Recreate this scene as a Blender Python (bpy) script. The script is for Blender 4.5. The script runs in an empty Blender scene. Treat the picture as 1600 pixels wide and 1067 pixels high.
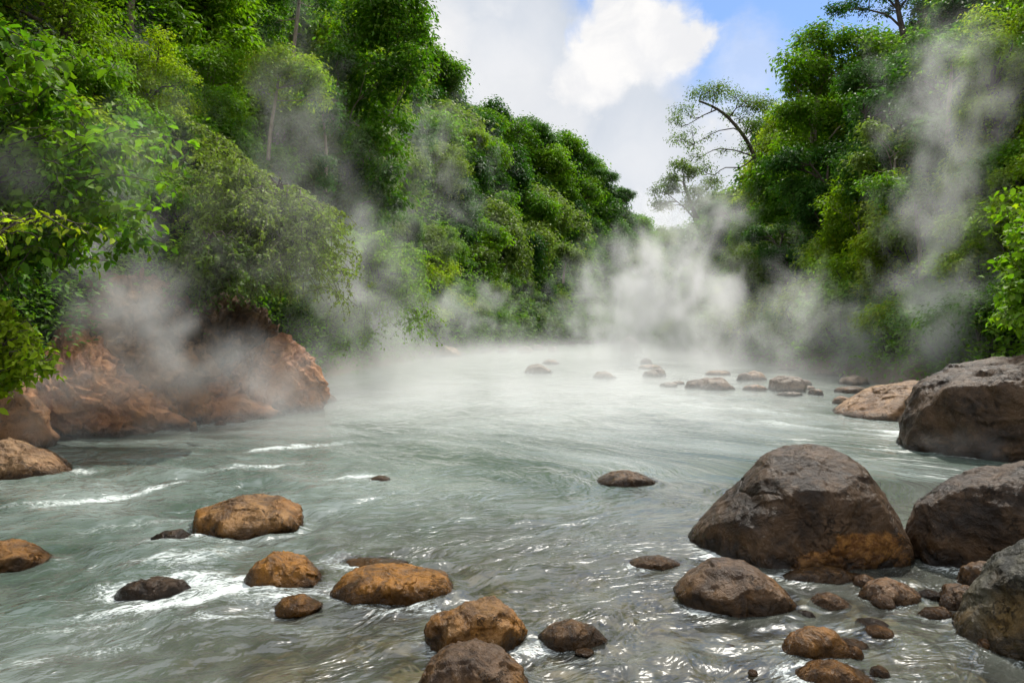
import bpy, bmesh, math, random
import numpy as np
from mathutils import Vector, Matrix
from mathutils.bvhtree import BVHTree

S = bpy.context.scene
COL = S.collection
rng = np.random.default_rng(7)
random.seed(7)

# ------------------------------------------------------------------ camera
F = 1067.0                      # focal length in photo pixels (photo is 1600 x 1067)
HORIZON = 517.0
CAM_H = 2.0
PITCH = math.atan((533.5 - HORIZON) / F)
cam_data = bpy.data.cameras.new('camera')
cam = bpy.data.objects.new('camera', cam_data)
COL.objects.link(cam)
cam_data.sensor_width = 36.0
cam_data.lens = 36.0 * F / 1600.0
cam_data.clip_start = 0.05
cam_data.clip_end = 3000
cam.location = (0, 0, CAM_H)
cam.rotation_euler = (math.pi / 2 - PITCH, 0, 0)
S.camera = cam

def ray(px, py):
    x = (px - 800) / F
    z = -(py - 533.5) / F
    c, s = math.cos(PITCH), math.sin(PITCH)
    y2, z2 = c + z * s, z * c - s
    return x / y2, z2 / y2            # X/Y, Z/Y

def at(px, py, Y):
    x, z = ray(px, py)
    return x * Y, Y, CAM_H + z * Y

def ground(px, py, z=0.0):
    x, zz = ray(px, py)
    Y = (z - CAM_H) / zz
    return x * Y, Y

# ------------------------------------------------------------------ light and sky
SUN_EL, SUN_AZ = math.radians(55), math.radians(28)    # azimuth from +Y towards +X
sd = Vector((math.sin(SUN_AZ) * math.cos(SUN_EL), math.cos(SUN_AZ) * math.cos(SUN_EL), math.sin(SUN_EL)))
sl = bpy.data.lights.new('sun', 'SUN')
sl.energy = 4.8
sl.angle = math.radians(3.0)
sl.color = (1.0, 0.95, 0.86)
so = bpy.data.objects.new('sun', sl)
COL.objects.link(so)
so.location = (0, 0, 60)
so.rotation_euler = (-sd).to_track_quat('-Z', 'Y').to_euler()

world = bpy.data.worlds.new('World')
S.world = world
world.use_nodes = True
wn, wl = world.node_tree.nodes, world.node_tree.links
for n in list(wn): wn.remove(n)

class NT:
    """small helper for node trees"""
    def __init__(s, tree): s.t = tree; s.n = tree.nodes; s.l = tree.links
    def node(s, typ, **kw):
        n = s.n.new(typ)
        for k, v in kw.items():
            if k == 'ins':
                for i, val in v.items():
                    sock = n.inputs[i]
                    if isinstance(val, bpy.types.NodeSocket): s.l.new(val, sock)
                    else: sock.default_value = val
            else: setattr(n, k, v)
        return n
    def math(s, op, a, b=0.0, c=0.0, clamp=False):
        n = s.node('ShaderNodeMath', operation=op, use_clamp=clamp, ins={0: a, 1: b, 2: c})
        return n.outputs[0]
    def vmath(s, op, a, b=(0, 0, 0)):
        n = s.node('ShaderNodeVectorMath', operation=op, ins={0: a, 1: b})
        return n.outputs['Value'] if op in ('DOT_PRODUCT', 'LENGTH', 'DISTANCE') else n.outputs[0]
    def noise(s, vec, scale, detail=4.0, rough=0.55, dist=0.0, out='Fac'):
        n = s.node('ShaderNodeTexNoise', ins={'Vector': vec, 'Scale': scale, 'Detail': detail, 'Roughness': rough, 'Distortion': dist})
        return n.outputs[out]
    def smooth(s, v, a, b, x=0.0, y=1.0):
        n = s.node('ShaderNodeMapRange', interpolation_type='SMOOTHSTEP', ins={0: v, 1: a, 2: b, 3: x, 4: y})
        return n.outputs[0]
    def lin(s, v, a, b, x=0.0, y=1.0):
        return s.node('ShaderNodeMapRange', ins={0: v, 1: a, 2: b, 3: x, 4: y}).outputs[0]
    def mix(s, f, a, b, blend='MIX'):
        n = s.n.new('ShaderNodeMix'); n.data_type = 'RGBA'; n.blend_type = blend
        for sock, val in ((n.inputs[0], f), (n.inputs[6], a), (n.inputs[7], b)):
            if isinstance(val, bpy.types.NodeSocket): s.l.new(val, sock)
            else: sock.default_value = val if not isinstance(val, tuple) or len(val) == 4 else (*val, 1.0)
        return n.outputs[2]
    def ramp(s, f, stops):
        n = s.n.new('ShaderNodeValToRGB')
        e = n.color_ramp.elements
        while len(e) < len(stops): e.new(0.5)
        for el, (p, c) in zip(e, stops):
            el.position = p; el.color = (*c, 1.0)
        s.l.new(f, n.inputs[0])
        return n.outputs[0]

W = NT(world.node_tree)
sky = W.node('ShaderNodeTexSky', sky_type='NISHITA', sun_disc=False)
sky.sun_elevation = SUN_EL
sky.sun_rotation = SUN_AZ
sky.altitude = 300; sky.air_density = 1.0; sky.dust_density = 0.6; sky.ozone_density = 1.6
tc = W.node('ShaderNodeTexCoord')
D = tc.outputs['Generated']
sep = W.node('ShaderNodeSeparateXYZ', ins={0: D})
n1 = W.noise(D, 2.6, 9.0, 0.56, 0.3)
n2 = W.noise(D, 7.0, 7.0, 0.55, 0.2)
nfine = W.noise(D, 24.0, 8.0, 0.62, 0.3)
def blob(px, py, r_in, r_out):
    x, z = ray(px, py)
    v = Vector((x, 1, z)).normalized()
    d = W.vmath('DISTANCE', D, tuple(v))
    d = W.math('ADD', d, W.math('ADD', W.math('MULTIPLY', W.math('SUBTRACT', n2, 0.5), 0.15), W.math('MULTIPLY', W.math('SUBTRACT', nfine, 0.5), 0.07)))
    return W.smooth(d, r_in, r_out, 1.0, 0.0)
hole = W.math('MAXIMUM', blob(1210, -15, 0.09, 0.20), blob(1010, -60, 0.05, 0.12))
hole = W.math('MAXIMUM', hole, blob(905, 68, 0.0, 0.028))
hole = W.math('MAXIMUM', hole, blob(1155, 85, 0.0, 0.07))
hole = W.math('MAXIMUM', hole, W.math('MULTIPLY', blob(1360, 20, 0.03, 0.14), 0.8))
cum = W.math('MAXIMUM', blob(1010, 62, 0.045, 0.085), blob(930, 110, 0.03, 0.075))
cum = W.math('MAXIMUM', cum, W.math('MULTIPLY', blob(690, 60, 0.0, 0.09), 0.8))
cum = W.math('MAXIMUM', cum, W.math('MULTIPLY', blob(1170, 110, 0.01, 0.07), 0.45))
cum = W.math('MAXIMUM', cum, W.math('MULTIPLY', blob(870, 200, 0.01, 0.08), 0.55))
n3 = W.noise(D, 13.0, 8.0, 0.6, 0.4)
cum = W.math('MAXIMUM', cum, W.math('MULTIPLY', blob(790, 120, 0.02, 0.13), 0.6))
cum = W.math('MAXIMUM', cum, W.math('MULTIPLY', blob(1000, 250, 0.01, 0.10), 0.4))
soft = W.smooth(W.math('ADD', n1, W.math('MULTIPLY', W.math('SUBTRACT', n3, 0.5), 0.25)), 0.42, 0.60)
shade = W.math('MAXIMUM', W.math('MULTIPLY', soft, 0.72), cum)
ccol = W.mix(shade, (0.60, 0.66, 0.75), (1.0, 0.985, 0.97))
ccol = W.mix(W.math('MULTIPLY', cum, W.smooth(n3, 0.38, 0.62, 0.38, 0.0)), ccol, (0.66, 0.69, 0.76))
ccol = W.mix(W.math('MULTIPLY', W.smooth(n2, 0.40, 0.62), 0.22), ccol, (0.98, 0.98, 1.0))
low = W.smooth(sep.outputs[2], 0.02, 0.42, 1.0, 0.0)
ccol = W.mix(W.math('MULTIPLY', low, 0.4), ccol, (0.86, 0.88, 0.92))
cover = W.math('SUBTRACT', 1.0, W.math('MULTIPLY', hole, W.math('SUBTRACT', 1.0, cum, clamp=True)), clamp=True)
skyc = W.mix(1.0, sky.outputs[0], (0.098, 0.118, 0.142), 'MULTIPLY')
high = W.smooth(sep.outputs[2], 0.46, 0.80, 0.93, 1.75)      # extra brightness added to unseen overhead cloud, lifts ambient light and water reflections
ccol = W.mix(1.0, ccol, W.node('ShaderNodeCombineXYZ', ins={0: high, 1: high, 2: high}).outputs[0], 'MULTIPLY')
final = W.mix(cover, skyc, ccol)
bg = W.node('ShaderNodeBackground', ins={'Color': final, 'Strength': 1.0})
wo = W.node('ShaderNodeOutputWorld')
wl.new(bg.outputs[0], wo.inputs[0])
try: world.cycles.sampling_method = 'MANUAL'; world.cycles.sample_map_resolution = 512
except Exception: pass

S.view_settings.view_transform = 'Standard'
S.view_settings.look = 'None'
S.view_settings.exposure = 0.12
S.view_settings.gamma = 1.0
c = S.cycles
c.max_bounces = 6; c.diffuse_bounces = 2; c.glossy_bounces = 2; c.transmission_bounces = 3
c.transparent_max_bounces = 8; c.volume_bounces = 1
c.caustics_reflective = False; c.caustics_refractive = False
c.use_denoising = True
c.sample_clamp_indirect = 4.0; c.sample_clamp_direct = 1.4
c.volume_max_steps = 256

c.use_adaptive_sampling = True
c.adaptive_threshold = 0.03

# ------------------------------------------------------------------ helpers
def tag(o, label=None, cat=None, group=None, kind=None):
    if label: o['label'] = label
    if cat: o['category'] = cat
    if group: o['group'] = group
    if kind: o['kind'] = kind
    return o

def mesh_from(name, v, f, mat=None, smooth=False, attrs=None):
    """v (n,3), f (m,k) all faces of the same size"""
    me = bpy.data.meshes.new(name)
    v = np.asarray(v, dtype=np.float32); f = np.asarray(f, dtype=np.int32)
    k = f.shape[1]
    me.vertices.add(len(v)); me.vertices.foreach_set('co', v.ravel())
    me.loops.add(f.size); me.loops.foreach_set('vertex_index', f.ravel())
    me.polygons.add(len(f)); me.polygons.foreach_set('loop_start', np.arange(0, f.size, k, dtype=np.int32))
    me.polygons.foreach_set('loop_total', np.full(len(f), k, dtype=np.int32))
    if smooth: me.polygons.foreach_set('use_smooth', np.ones(len(f), dtype=bool))
    for an, (dt, arr) in (attrs or {}).items():
        a = me.attributes.new(an, dt, 'POINT')
        a.data.foreach_set('vector' if dt == 'FLOAT_VECTOR' else 'value', np.asarray(arr, dtype=np.float32).ravel())
    me.update(); me.validate()
    if mat: me.materials.append(mat)
    return me

def link(name, me, parent=None, loc=(0, 0, 0)):
    o = bpy.data.objects.new(name, me)
    COL.objects.link(o); o.location = loc
    if parent: o.parent = parent
    return o

def empty(name, loc=(0, 0, 0)):
    o = bpy.data.objects.new(name, None); COL.objects.link(o); o.location = loc
    o.empty_display_size = 0.3
    return o

def copy_tree(o):
    c_ = o.copy(); COL.objects.link(c_)
    for ch in o.children:
        d = ch.copy(); COL.objects.link(d); d.parent = c_
    return c_

# vectorised gradient noise
_perm = rng.permutation(256).astype(np.int64); _perm = np.concatenate([_perm, _perm])
_g = rng.normal(size=(256, 3)); _g /= np.linalg.norm(_g, axis=1)[:, None]
def perlin(p):
    p = np.asarray(p, dtype=np.float64)
    i = np.floor(p).astype(np.int64); f = p - i; i &= 255
    u = f * f * f * (f * (f * 6 - 15) + 10)
    r = 0
    for dx in (0, 1):
        for dy in (0, 1):
            for dz in (0, 1):
                h = _perm[_perm[_perm[(i[:, 0] + dx) & 255] + ((i[:, 1] + dy) & 255)] + ((i[:, 2] + dz) & 255)]
                g = _g[h]
                w = (u[:, 0] if dx else 1 - u[:, 0]) * (u[:, 1] if dy else 1 - u[:, 1]) * (u[:, 2] if dz else 1 - u[:, 2])
                r = r + w * ((f[:, 0] - dx) * g[:, 0] + (f[:, 1] - dy) * g[:, 1] + (f[:, 2] - dz) * g[:, 2])
    return r * 1.6
def fbm(p, octv=4, gain=0.5, ridged=False):
    p = np.asarray(p, dtype=np.float64); a, s, t = 1.0, 0.0, 0.0
    for o in range(octv):
        n = perlin(p * 2.03 ** o + o * 17.3)
        if ridged: n = 1 - 2 * np.abs(n)
        s = s + a * n; t += a; a *= gain
    return s / t
def facet(p, seed=0):
    """broken-rock relief: every cell of a jittered lattice has its own tilted face"""
    p = np.asarray(p, float); i0 = np.floor(p).astype(np.int64); best = np.full(len(p), 1e9); val = np.zeros(len(p))
    for dx in (-1, 0, 1):
        for dy in (-1, 0, 1):
            for dz in (-1, 0, 1):
                ci = i0 + np.array([dx, dy, dz])
                h = _perm[(_perm[(_perm[(ci[:, 0] + seed) & 255] + (ci[:, 1] & 255)) & 255] + (ci[:, 2] & 255)) & 255]
                j = np.stack([_perm[(h + 11) & 255], _perm[(h + 73) & 255], _perm[(h + 151) & 255]], 1) / 255.0
                d = p - (ci + j)
                dist = (d * d).sum(1); up = dist < best
                v = (d * _g[h]).sum(1) * 1.1 + (h / 255.0 - 0.5) * 0.7
                val = np.where(up, v, val); best = np.where(up, dist, best)
    return val
def sstep(x, a, b):
    t = np.clip((x - a) / (b - a), 0, 1); return t * t * (3 - 2 * t)

# ------------------------------------------------------------------ materials
def new_mat(name):
    m = bpy.data.materials.new(name); m.use_nodes = True
    for n in list(m.node_tree.nodes): m.node_tree.nodes.remove(n)
    t = NT(m.node_tree)
    out = t.node('ShaderNodeOutputMaterial')
    return m, t, out

def leaf_mat(name, dark, mid, bright, transl=0.35):
    m, t, out = new_mat(name)
    at_ = t.node('ShaderNodeAttribute', attribute_name='tint')
    oi = t.node('ShaderNodeObjectInfo')
    v = t.math('ADD', t.math('MULTIPLY', at_.outputs['Fac'], 0.75), t.math('MULTIPLY', oi.outputs['Random'], 0.42))
    colr = t.ramp(v, [(0.0, dark), (0.45, mid), (1.0, bright)])
    geo = t.node('ShaderNodeNewGeometry')
    r = t.math('MULTIPLY', geo.outputs['Random Per Island'], 1.0)
    colr = t.mix(t.smooth(r, 0.95, 1.0, 0.0, 0.45), colr, (0.16, 0.13, 0.03))
    hs = t.node('ShaderNodeHueSaturation', ins={'Hue': t.lin(r, 0, 1, 0.485, 0.512), 'Saturation': 1.0, 'Value': t.lin(r, 0, 1, 0.7, 1.35), 'Color': colr})
    p = t.node('ShaderNodeBsdfPrincipled', ins={'Base Color': hs.outputs[0], 'Roughness': 0.6})
    p.inputs['Specular IOR Level'].default_value = 0.22
    tr = t.node('ShaderNodeBsdfTranslucent', ins={'Color': t.mix(1.0, hs.outputs[0], (1.25, 1.5, 0.45), 'MULTIPLY')})
    mx = t.node('ShaderNodeMixShader', ins={0: transl, 1: p.outputs[0], 2: tr.outputs[0]})
    t.l.new(mx.outputs[0], out.inputs[0])
    return m

M_LEAF = leaf_mat('leaf green', (0.020, 0.066, 0.007), (0.072, 0.165, 0.010), (0.190, 0.310, 0.016), 0.45)
M_LEAF_Y = leaf_mat('leaf yellow green', (0.050, 0.105, 0.006), (0.160, 0.250, 0.010), (0.32, 0.38, 0.02), 0.48)
M_LEAF_D = leaf_mat('leaf dark green', (0.013, 0.046, 0.012), (0.036, 0.102, 0.016), (0.080, 0.180, 0.022), 0.36)
M_LEAF_G = leaf_mat('leaf dull green', (0.050, 0.085, 0.020), (0.115, 0.170, 0.035), (0.205, 0.265, 0.055), 0.42)

def bark_mat(name, a, b):
    m, t, out = new_mat(name)
    g = t.node('ShaderNodeTexCoord')
    mp = t.node('ShaderNodeMapping', ins={'Vector': g.outputs['Object'], 'Scale': (6, 6, 1.5)})
    n = t.noise(mp.outputs[0], 3.0, 6.0, 0.6)
    p = t.node('ShaderNodeBsdfPrincipled', ins={'Base Color': t.ramp(n, [(0.3, a), (0.7, b)]), 'Roughness': 0.85})
    bp = t.node('ShaderNodeBump', ins={'Strength': 0.6, 'Distance': 0.04, 'Height': n})
    t.l.new(bp.outputs[0], p.inputs['Normal'])
    t.l.new(p.outputs[0], out.inputs[0])
    return m
M_BARK = bark_mat('bark brown', (0.035, 0.025, 0.018), (0.11, 0.085, 0.06))
M_BARK_P = bark_mat('bark pale', (0.14, 0.11, 0.075), (0.34, 0.28, 0.20))

def soil_mat():
    m, t, out = new_mat('forest soil')
    g = t.node('ShaderNodeNewGeometry')
    n = t.noise(g.outputs['Position'], 0.6, 8.0, 0.65)
    colr = t.ramp(n, [(0.3, (0.010, 0.020, 0.006)), (0.55, (0.022, 0.040, 0.010)), (0.75, (0.05, 0.05, 0.02))])
    pz = t.node('ShaderNodeSeparateXYZ', ins={0: g.outputs['Position']})
    bank = t.smooth(t.math('ADD', pz.outputs[2], t.math('MULTIPLY', n, 1.6)), 1.0, 2.4, 1.0, 0.0)
    colr = t.mix(bank, colr, (0.13, 0.085, 0.05))
    p = t.node('ShaderNodeBsdfPrincipled', ins={'Base Color': colr, 'Roughness': 0.95})
    bp = t.node('ShaderNodeBump', ins={'Strength': 0.9, 'Distance': 0.3, 'Height': n})
    t.l.new(bp.outputs[0], p.inputs['Normal'])
    t.l.new(p.outputs[0], out.inputs[0])
    return m
M_SOIL = soil_mat()

def rock_mat(name, base_a, base_b, stain, stain_amt=0.5, stain_h=0.22, speck=(0.3, 0.27, 0.22), speck_amt=0.25, rough=0.50, scale=1.0, wet_h=0.20):
    m, t, out = new_mat(name)
    g = t.node('ShaderNodeNewGeometry')
    tcn = t.node('ShaderNodeTexCoord')
    P = tcn.outputs['Object']
    big = t.noise(P, 1.6 * scale, 6.0, 0.6, 0.4)
    fine = t.noise(P, 14.0 * scale, 7.0, 0.7, 0.3)
    med = t.noise(P, 5.0 * scale, 6.0, 0.65, 0.8)
    mixn = t.math('ADD', t.math('MULTIPLY', big, 0.5), t.math('ADD', t.math('MULTIPLY', med, 0.3), t.math('MULTIPLY', fine, 0.25)))
    colr = t.mix(t.smooth(mixn, 0.43, 0.62), base_a, base_b)
    # pale mineral flecks
    vor = t.node('ShaderNodeTexVoronoi', ins={'Vector': P, 'Scale': 26.0 * scale})
    fl = t.math('MULTIPLY', t.smooth(vor.outputs['Distance'], 0.12, 0.34, 1.0, 0.0), t.smooth(med, 0.45, 0.65))
    colr = t.mix(t.math('MULTIPLY', fl, speck_amt), colr, speck)
    # iron stain, low on the stone and in patches
    pz = t.node('ShaderNodeSeparateXYZ', ins={0: g.outputs['Position']}).outputs[2]
    hz = t.math('ADD', pz, t.math('MULTIPLY', t.math('SUBTRACT', big, 0.5), 0.9))
    st = t.smooth(hz, stain_h * 0.3, stain_h * 1.8, 1.0, 0.0)
    st = t.math('MAXIMUM', t.math('MULTIPLY', st, t.smooth(med, 0.35, 0.55, 0.3, 1.0)), t.smooth(big, 0.62, 0.72, 0.0, 0.7))
    colr = t.mix(t.math('MULTIPLY', st, stain_amt), colr, stain)
    pa = t.node('ShaderNodeAttribute', attribute_name='patch').outputs['Fac']
    pa = t.smooth(t.math('ADD', pa, t.math('MULTIPLY', t.math('SUBTRACT', med, 0.5), 1.4)), 0.40, 0.62)
    colr = t.mix(t.math('MULTIPLY', pa, 0.9), colr, t.mix(t.smooth(fine, 0.4, 0.65), (0.13, 0.050, 0.010), (0.36, 0.17, 0.04)))
    # dark cracks
    v2 = t.node('ShaderNodeTexVoronoi', feature='DISTANCE_TO_EDGE', ins={'Vector': t.vmath('ADD', P, t.node('ShaderNodeTexNoise', ins={'Vector': P, 'Scale': 2.5 * scale, 'Detail': 9.0, 'Roughness': 0.7}).outputs['Color']), 'Scale': 1.3 * scale})
    crk = t.math('MULTIPLY', t.smooth(v2.outputs['Distance'], 0.0, 0.02, 1.0, 0.0), t.smooth(med, 0.5, 0.62))
    colr = t.mix(t.math('MULTIPLY', crk, 0.5), colr, (0.01, 0.009, 0.008))
    # wet band just above the water
    wet = t.smooth(t.math('ADD', pz, t.math('MULTIPLY', t.math('SUBTRACT', med, 0.5), 0.25)), 0.02, wet_h, 1.0, 0.0)
    colr = t.mix(t.math('MULTIPLY', wet, 0.78), colr, (0.0, 0.0, 0.0))
    ro = t.math('SUBTRACT', t.math('ADD', rough, t.math('MULTIPLY', t.math('SUBTRACT', fine, 0.5), 0.35)), t.math('MULTIPLY', wet, 0.36))
    p = t.node('ShaderNodeBsdfPrincipled', ins={'Base Color': colr, 'Roughness': ro})
    p.inputs['Specular IOR Level'].default_value = 0.28
    h = t.math('ADD', t.math('MULTIPLY', med, 0.7), t.math('MULTIPLY', fine, 0.35))
    h = t.math('SUBTRACT', h, t.math('MULTIPLY', crk, 0.6))
    bp = t.node('ShaderNodeBump', ins={'Strength': 1.0, 'Distance': 0.075 / scale, 'Height': h})
    t.l.new(bp.outputs[0], p.inputs['Normal'])
    t.l.new(p.outputs[0], out.inputs[0])
    return m
RM = {
 'dark': rock_mat('rock dark', (0.013, 0.007, 0.003), (0.080, 0.045, 0.021), (0.09, 0.042, 0.010), 0.5, 0.16),
 'moss': rock_mat('rock mossy grey', (0.009, 0.009, 0.005), (0.062, 0.056, 0.034), (0.22, 0.12, 0.02), 0.5, 0.22),
 'brown': rock_mat('rock brown', (0.030, 0.016, 0.008), (0.130, 0.075, 0.038), (0.23, 0.105, 0.018), 0.55, 0.12),
 'ochre': rock_mat('rock ochre', (0.040, 0.018, 0.005), (0.27, 0.140, 0.045), (0.30, 0.125, 0.014), 0.7, 0.14),
 'orange': rock_mat('rock orange brown', (0.025, 0.011, 0.003), (0.26, 0.110, 0.018), (0.36, 0.150, 0.012), 0.7, 0.18),
 'tan': rock_mat('rock tan', (0.10, 0.052, 0.022), (0.32, 0.19, 0.095), (0.28, 0.13, 0.04), 0.4, 0.2),
 'far': rock_mat('rock far', (0.06, 0.045, 0.032), (0.21, 0.16, 0.115), (0.22, 0.11, 0.05), 0.4, 0.3),
 'red': rock_mat('rock red ochre', (0.19, 0.070, 0.026), (0.50, 0.235, 0.10), (0.28, 0.12, 0.05), 0.35, 0.8, (0.5, 0.3, 0.18), 0.3, 0.6, 0.5, 0.3),
 'crag': rock_mat('rock dark crag', (0.050, 0.028, 0.015), (0.27, 0.150, 0.075), (0.33, 0.13, 0.03), 0.5, 1.0, (0.4, 0.28, 0.18), 0.3, 0.7, 0.6, 0.3),
}

# ------------------------------------------------------------------ terrain
def spline(pts, n):
    pts = np.array(pts, dtype=float)
    d = np.r_[0, np.cumsum(np.linalg.norm(np.diff(pts[:, :2], axis=0), axis=1))]
    s = np.linspace(0, 1, n) * d[-1]
    out = np.stack([np.interp(s, d, pts[:, k]) for k in range(pts.shape[1])], 1)
    for _ in range(2):
        q = out.copy(); q[1:-1] = 0.25 * out[:-2] + 0.5 * out[1:-1] + 0.25 * out[2:]; out = q
    return out

class Loft:
    """a hillside between a bank line on the water and a ridge line"""
    def __init__(s, pairs, power, noise_amp, n=170, m=60, seed=0.0):
        bank = [(*b, 0) for b, r in pairs]; ridge = [r for b, r in pairs]
        k = np.array([i for i in range(len(pairs))], float)
        kk = np.linspace(0, len(pairs) - 1, n)
        B = np.array(bank, float); R = np.array(ridge, float)
        s.B = np.stack([np.interp(kk, k, B[:, i]) for i in range(3)], 1)
        s.R = np.stack([np.interp(kk, k, R[:, i]) for i in range(3)], 1)
        for _ in range(3):
            for A in (s.B, s.R):
                A[1:-1] = 0.25 * A[:-2] + 0.5 * A[1:-1] + 0.25 * A[2:]
        s.n, s.power, s.amp, s.seed = n, power, noise_amp, seed
        s.m = m
    def pos(s, a, t):
        """a in [0, 1] along, t in [-0.2, 1.5] across"""
        a = np.atleast_1d(a).astype(float); t = np.atleast_1d(t).astype(float)
        x = a * (s.n - 1); ix = np.arange(s.n)
        B = np.stack([np.interp(x, ix, s.B[:, i]) for i in range(3)], 1)
        R = np.stack([np.interp(x, ix, s.R[:, i]) for i in range(3)], 1)
        P = B + (R - B) * t[:, None]
        tt = np.clip(t, 0, 1)
        P[:, 2] = R[:, 2] * tt ** s.power
        P[:, 2] += np.where(t < 0, t * 6.0, 0)
        P[:, 2] -= np.where(t > 1, (t - 1) * R[:, 2] * 0.5, 0)
        nz = fbm(np.c_[P[:, 0] * 0.11, P[:, 1] * 0.11, np.full(len(P), s.seed)], 4)
        w = sstep(t, 0.0, 0.25)
        P[:, 2] += nz * s.amp * w
        P[:, 0] += fbm(np.c_[P[:, 0] * 0.15 + 5, P[:, 1] * 0.15, P[:, 2] * 0.2 + s.seed], 3) * s.amp * 0.5 * w
        return P
    def mesh(s):
        a, t = np.meshgrid(np.linspace(0, 1, s.n), np.r_[np.linspace(-0.2, 1, s.m), 1.15, 1.35, 1.6], indexing='ij')
        m2 = a.shape[1]
        P = s.pos(a.ravel(), t.ravel())
        i, j = np.meshgrid(np.arange(s.n - 1), np.arange(m2 - 1), indexing='ij')
        q = (i * m2 + j).ravel()
        return P, np.c_[q, q + 1, q + m2 + 1, q + m2]

L_PAIRS = [((-10, -4), (-30, -4, 20)), ((-9.5, 4), (-25, 6, 22)), ((-9.0, 9), (-24, 12, 24)), ((-8.8, 12.3), (-25, 18, 26)),
           ((-8.0, 16), (-25, 24, 28)), ((-7.8, 23), (-25, 34, 31)), ((-8.2, 35), (-25, 48, 35)), ((-6.8, 50), (-22, 68, 37)),
           ((-3.0, 66), (-17, 88, 36)), ((0.5, 80), (-11, 105, 34)), ((5, 93), (7, 125, 30.5)), ((10, 103), (17, 140, 26)),
           ((17, 114), (26, 150, 22)), ((30, 128), (44, 165, 16))]
R_PAIRS = [((12.0, -4), (34, -4, 24)), ((11.2, 6), (33, 6, 25)), ((11.0, 12), (32, 15, 26)), ((12.5, 18), (32, 24, 26)),
           ((14.5, 27), (32, 34, 24)), ((15.5, 38), (31, 46, 20)), ((16.5, 50), (30, 58, 17)), ((17.5, 64), (29.0, 73, 16.5)),
           ((19, 78), (30, 89, 15)), ((21, 92), (30, 105, 10.0)), ((26, 110), (38, 132, 9)), ((40, 130), (52, 150, 9))]
F_PAIRS = [((-60, 190), (-60, 250, 22)), ((0, 190), (0, 250, 24)), ((40, 190), (50, 250, 30)), ((75, 190), (72, 250, 34)), ((130, 190), (130, 250, 40))]
LH = Loft(L_PAIRS, 0.78, 1.5, seed=1.0)
RH = Loft(R_PAIRS, 0.78, 1.4, seed=9.0)
FH = Loft(F_PAIRS, 0.9, 2.0, n=60, m=24, seed=20.0)
for nm, L in (('hillside_left', LH), ('hillside_right', RH), ('far_hill', FH)):
    P, q = L.mesh()
    tag(link(nm, mesh_from(nm, P, q, M_SOIL, True)), kind='structure')

# riverbed
def bed_z(X, Y):
    d = 0.16 + 0.75 * sstep(Y, 4.5, 12)                                  # deeper away from the shore we stand on
    d = d + 0.35 * sstep(-X - 0.5, 0, 3.5) * (1 - 0.2 * sstep(Y, 4, 9))
    d = np.where((X > 1.5) & (Y < 9), np.minimum(d, 0.16 + 0.18 * sstep(Y, 4, 8)), d)
    n = fbm(np.c_[X * 1.1, Y * 1.1, np.zeros(len(X))], 3) * 0.10
    return -(d + n)
def vor_bumps(X, Y, cell, seed):
    """cobble relief: height of rounded stones on a jittered lattice"""
    best = np.full(len(X), 9.0)
    gx, gy = np.floor(X / cell).astype(np.int64), np.floor(Y / cell).astype(np.int64)
    for dx in (-1, 0, 1):
        for dy in (-1, 0, 1):
            cx, cy = gx + dx, gy + dy
            h = _perm[(_perm[(cx + seed) & 255] + (cy & 255)) & 255]
            h2 = _perm[(h + 57) & 255]; h3 = _perm[(h + 131) & 255]
            px = (cx + 0.2 + 0.6 * h / 255.0) * cell; py = (cy + 0.2 + 0.6 * h2 / 255.0) * cell
            rad = cell * (0.35 + 0.3 * h3 / 255.0)
            d2 = ((X - px) ** 2 + (Y - py) ** 2) / rad ** 2
            best = np.minimum(best, d2)
    return np.sqrt(np.clip(1 - best, 0, 1))
yb = 0.6 * (140 / 0.6) ** np.linspace(0, 1, 420)
tb = np.linspace(-1.25, 1.25, 360)
T, YB = np.meshgrid(tb, yb)
XB = T * (YB + 5)
x_, y_ = XB.ravel(), YB.ravel()
zb = bed_z(x_, y_)
near = 1 - sstep(y_, 7, 14)
zb = zb + near * (0.10 * vor_bumps(x_, y_, 0.42, 3) + 0.05 * vor_bumps(x_, y_, 0.19, 40) + 0.012 * fbm(np.c_[x_ * 9, y_ * 9, x_ * 0], 3))
zb = np.minimum(zb, -0.03)
nb = len(tb)
i, j = np.meshgrid(np.arange(len(yb) - 1), np.arange(nb - 1), indexing='ij')
q = (i * nb + j).ravel()
bedF = np.c_[q, q + 1, q + nb + 1, q + nb]
bedV = np.c_[x_, y_, zb]
def bed_mat():
    m, t, out = new_mat('riverbed stones')
    g = t.node('ShaderNodeNewGeometry'); P = g.outputs['Position']
    v = t.node('ShaderNodeTexVoronoi', ins={'Vector': P, 'Scale': 4.2})
    n = t.noise(P, 3.0, 7.0, 0.6); n_f = t.noise(P, 22.0, 4.0, 0.6)
    a = t.ramp(n, [(0.3, (0.035, 0.024, 0.012)), (0.5, (0.11, 0.072, 0.032)), (0.72, (0.22, 0.145, 0.065))])
    b = t.mix(t.node('ShaderNodeSeparateColor', ins={0: v.outputs['Color']}).outputs[0], (0.04, 0.035, 0.025), (0.22, 0.135, 0.055))
    colr = t.mix(0.5, a, b)
    colr = t.mix(t.smooth(n_f, 0.4, 0.7, 0, 0.35), colr, (0.05, 0.035, 0.02))
    p = t.node('ShaderNodeBsdfPrincipled', ins={'Base Color': colr, 'Roughness': 0.7})
    t.l.new(p.outputs[0], out.inputs[0])
    return m
tag(link('riverbed', mesh_from('riverbed', bedV, bedF, bed_mat(), True)), kind='structure')
gv = [(-2500, -2500, -2.2), (2500, -2500, -2.2), (2500, 2500, -2.2), (-2500, 2500, -2.2)]
tag(link('ground', mesh_from('ground', gv, [(0, 1, 2, 3)], M_SOIL)), kind='structure')

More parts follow.
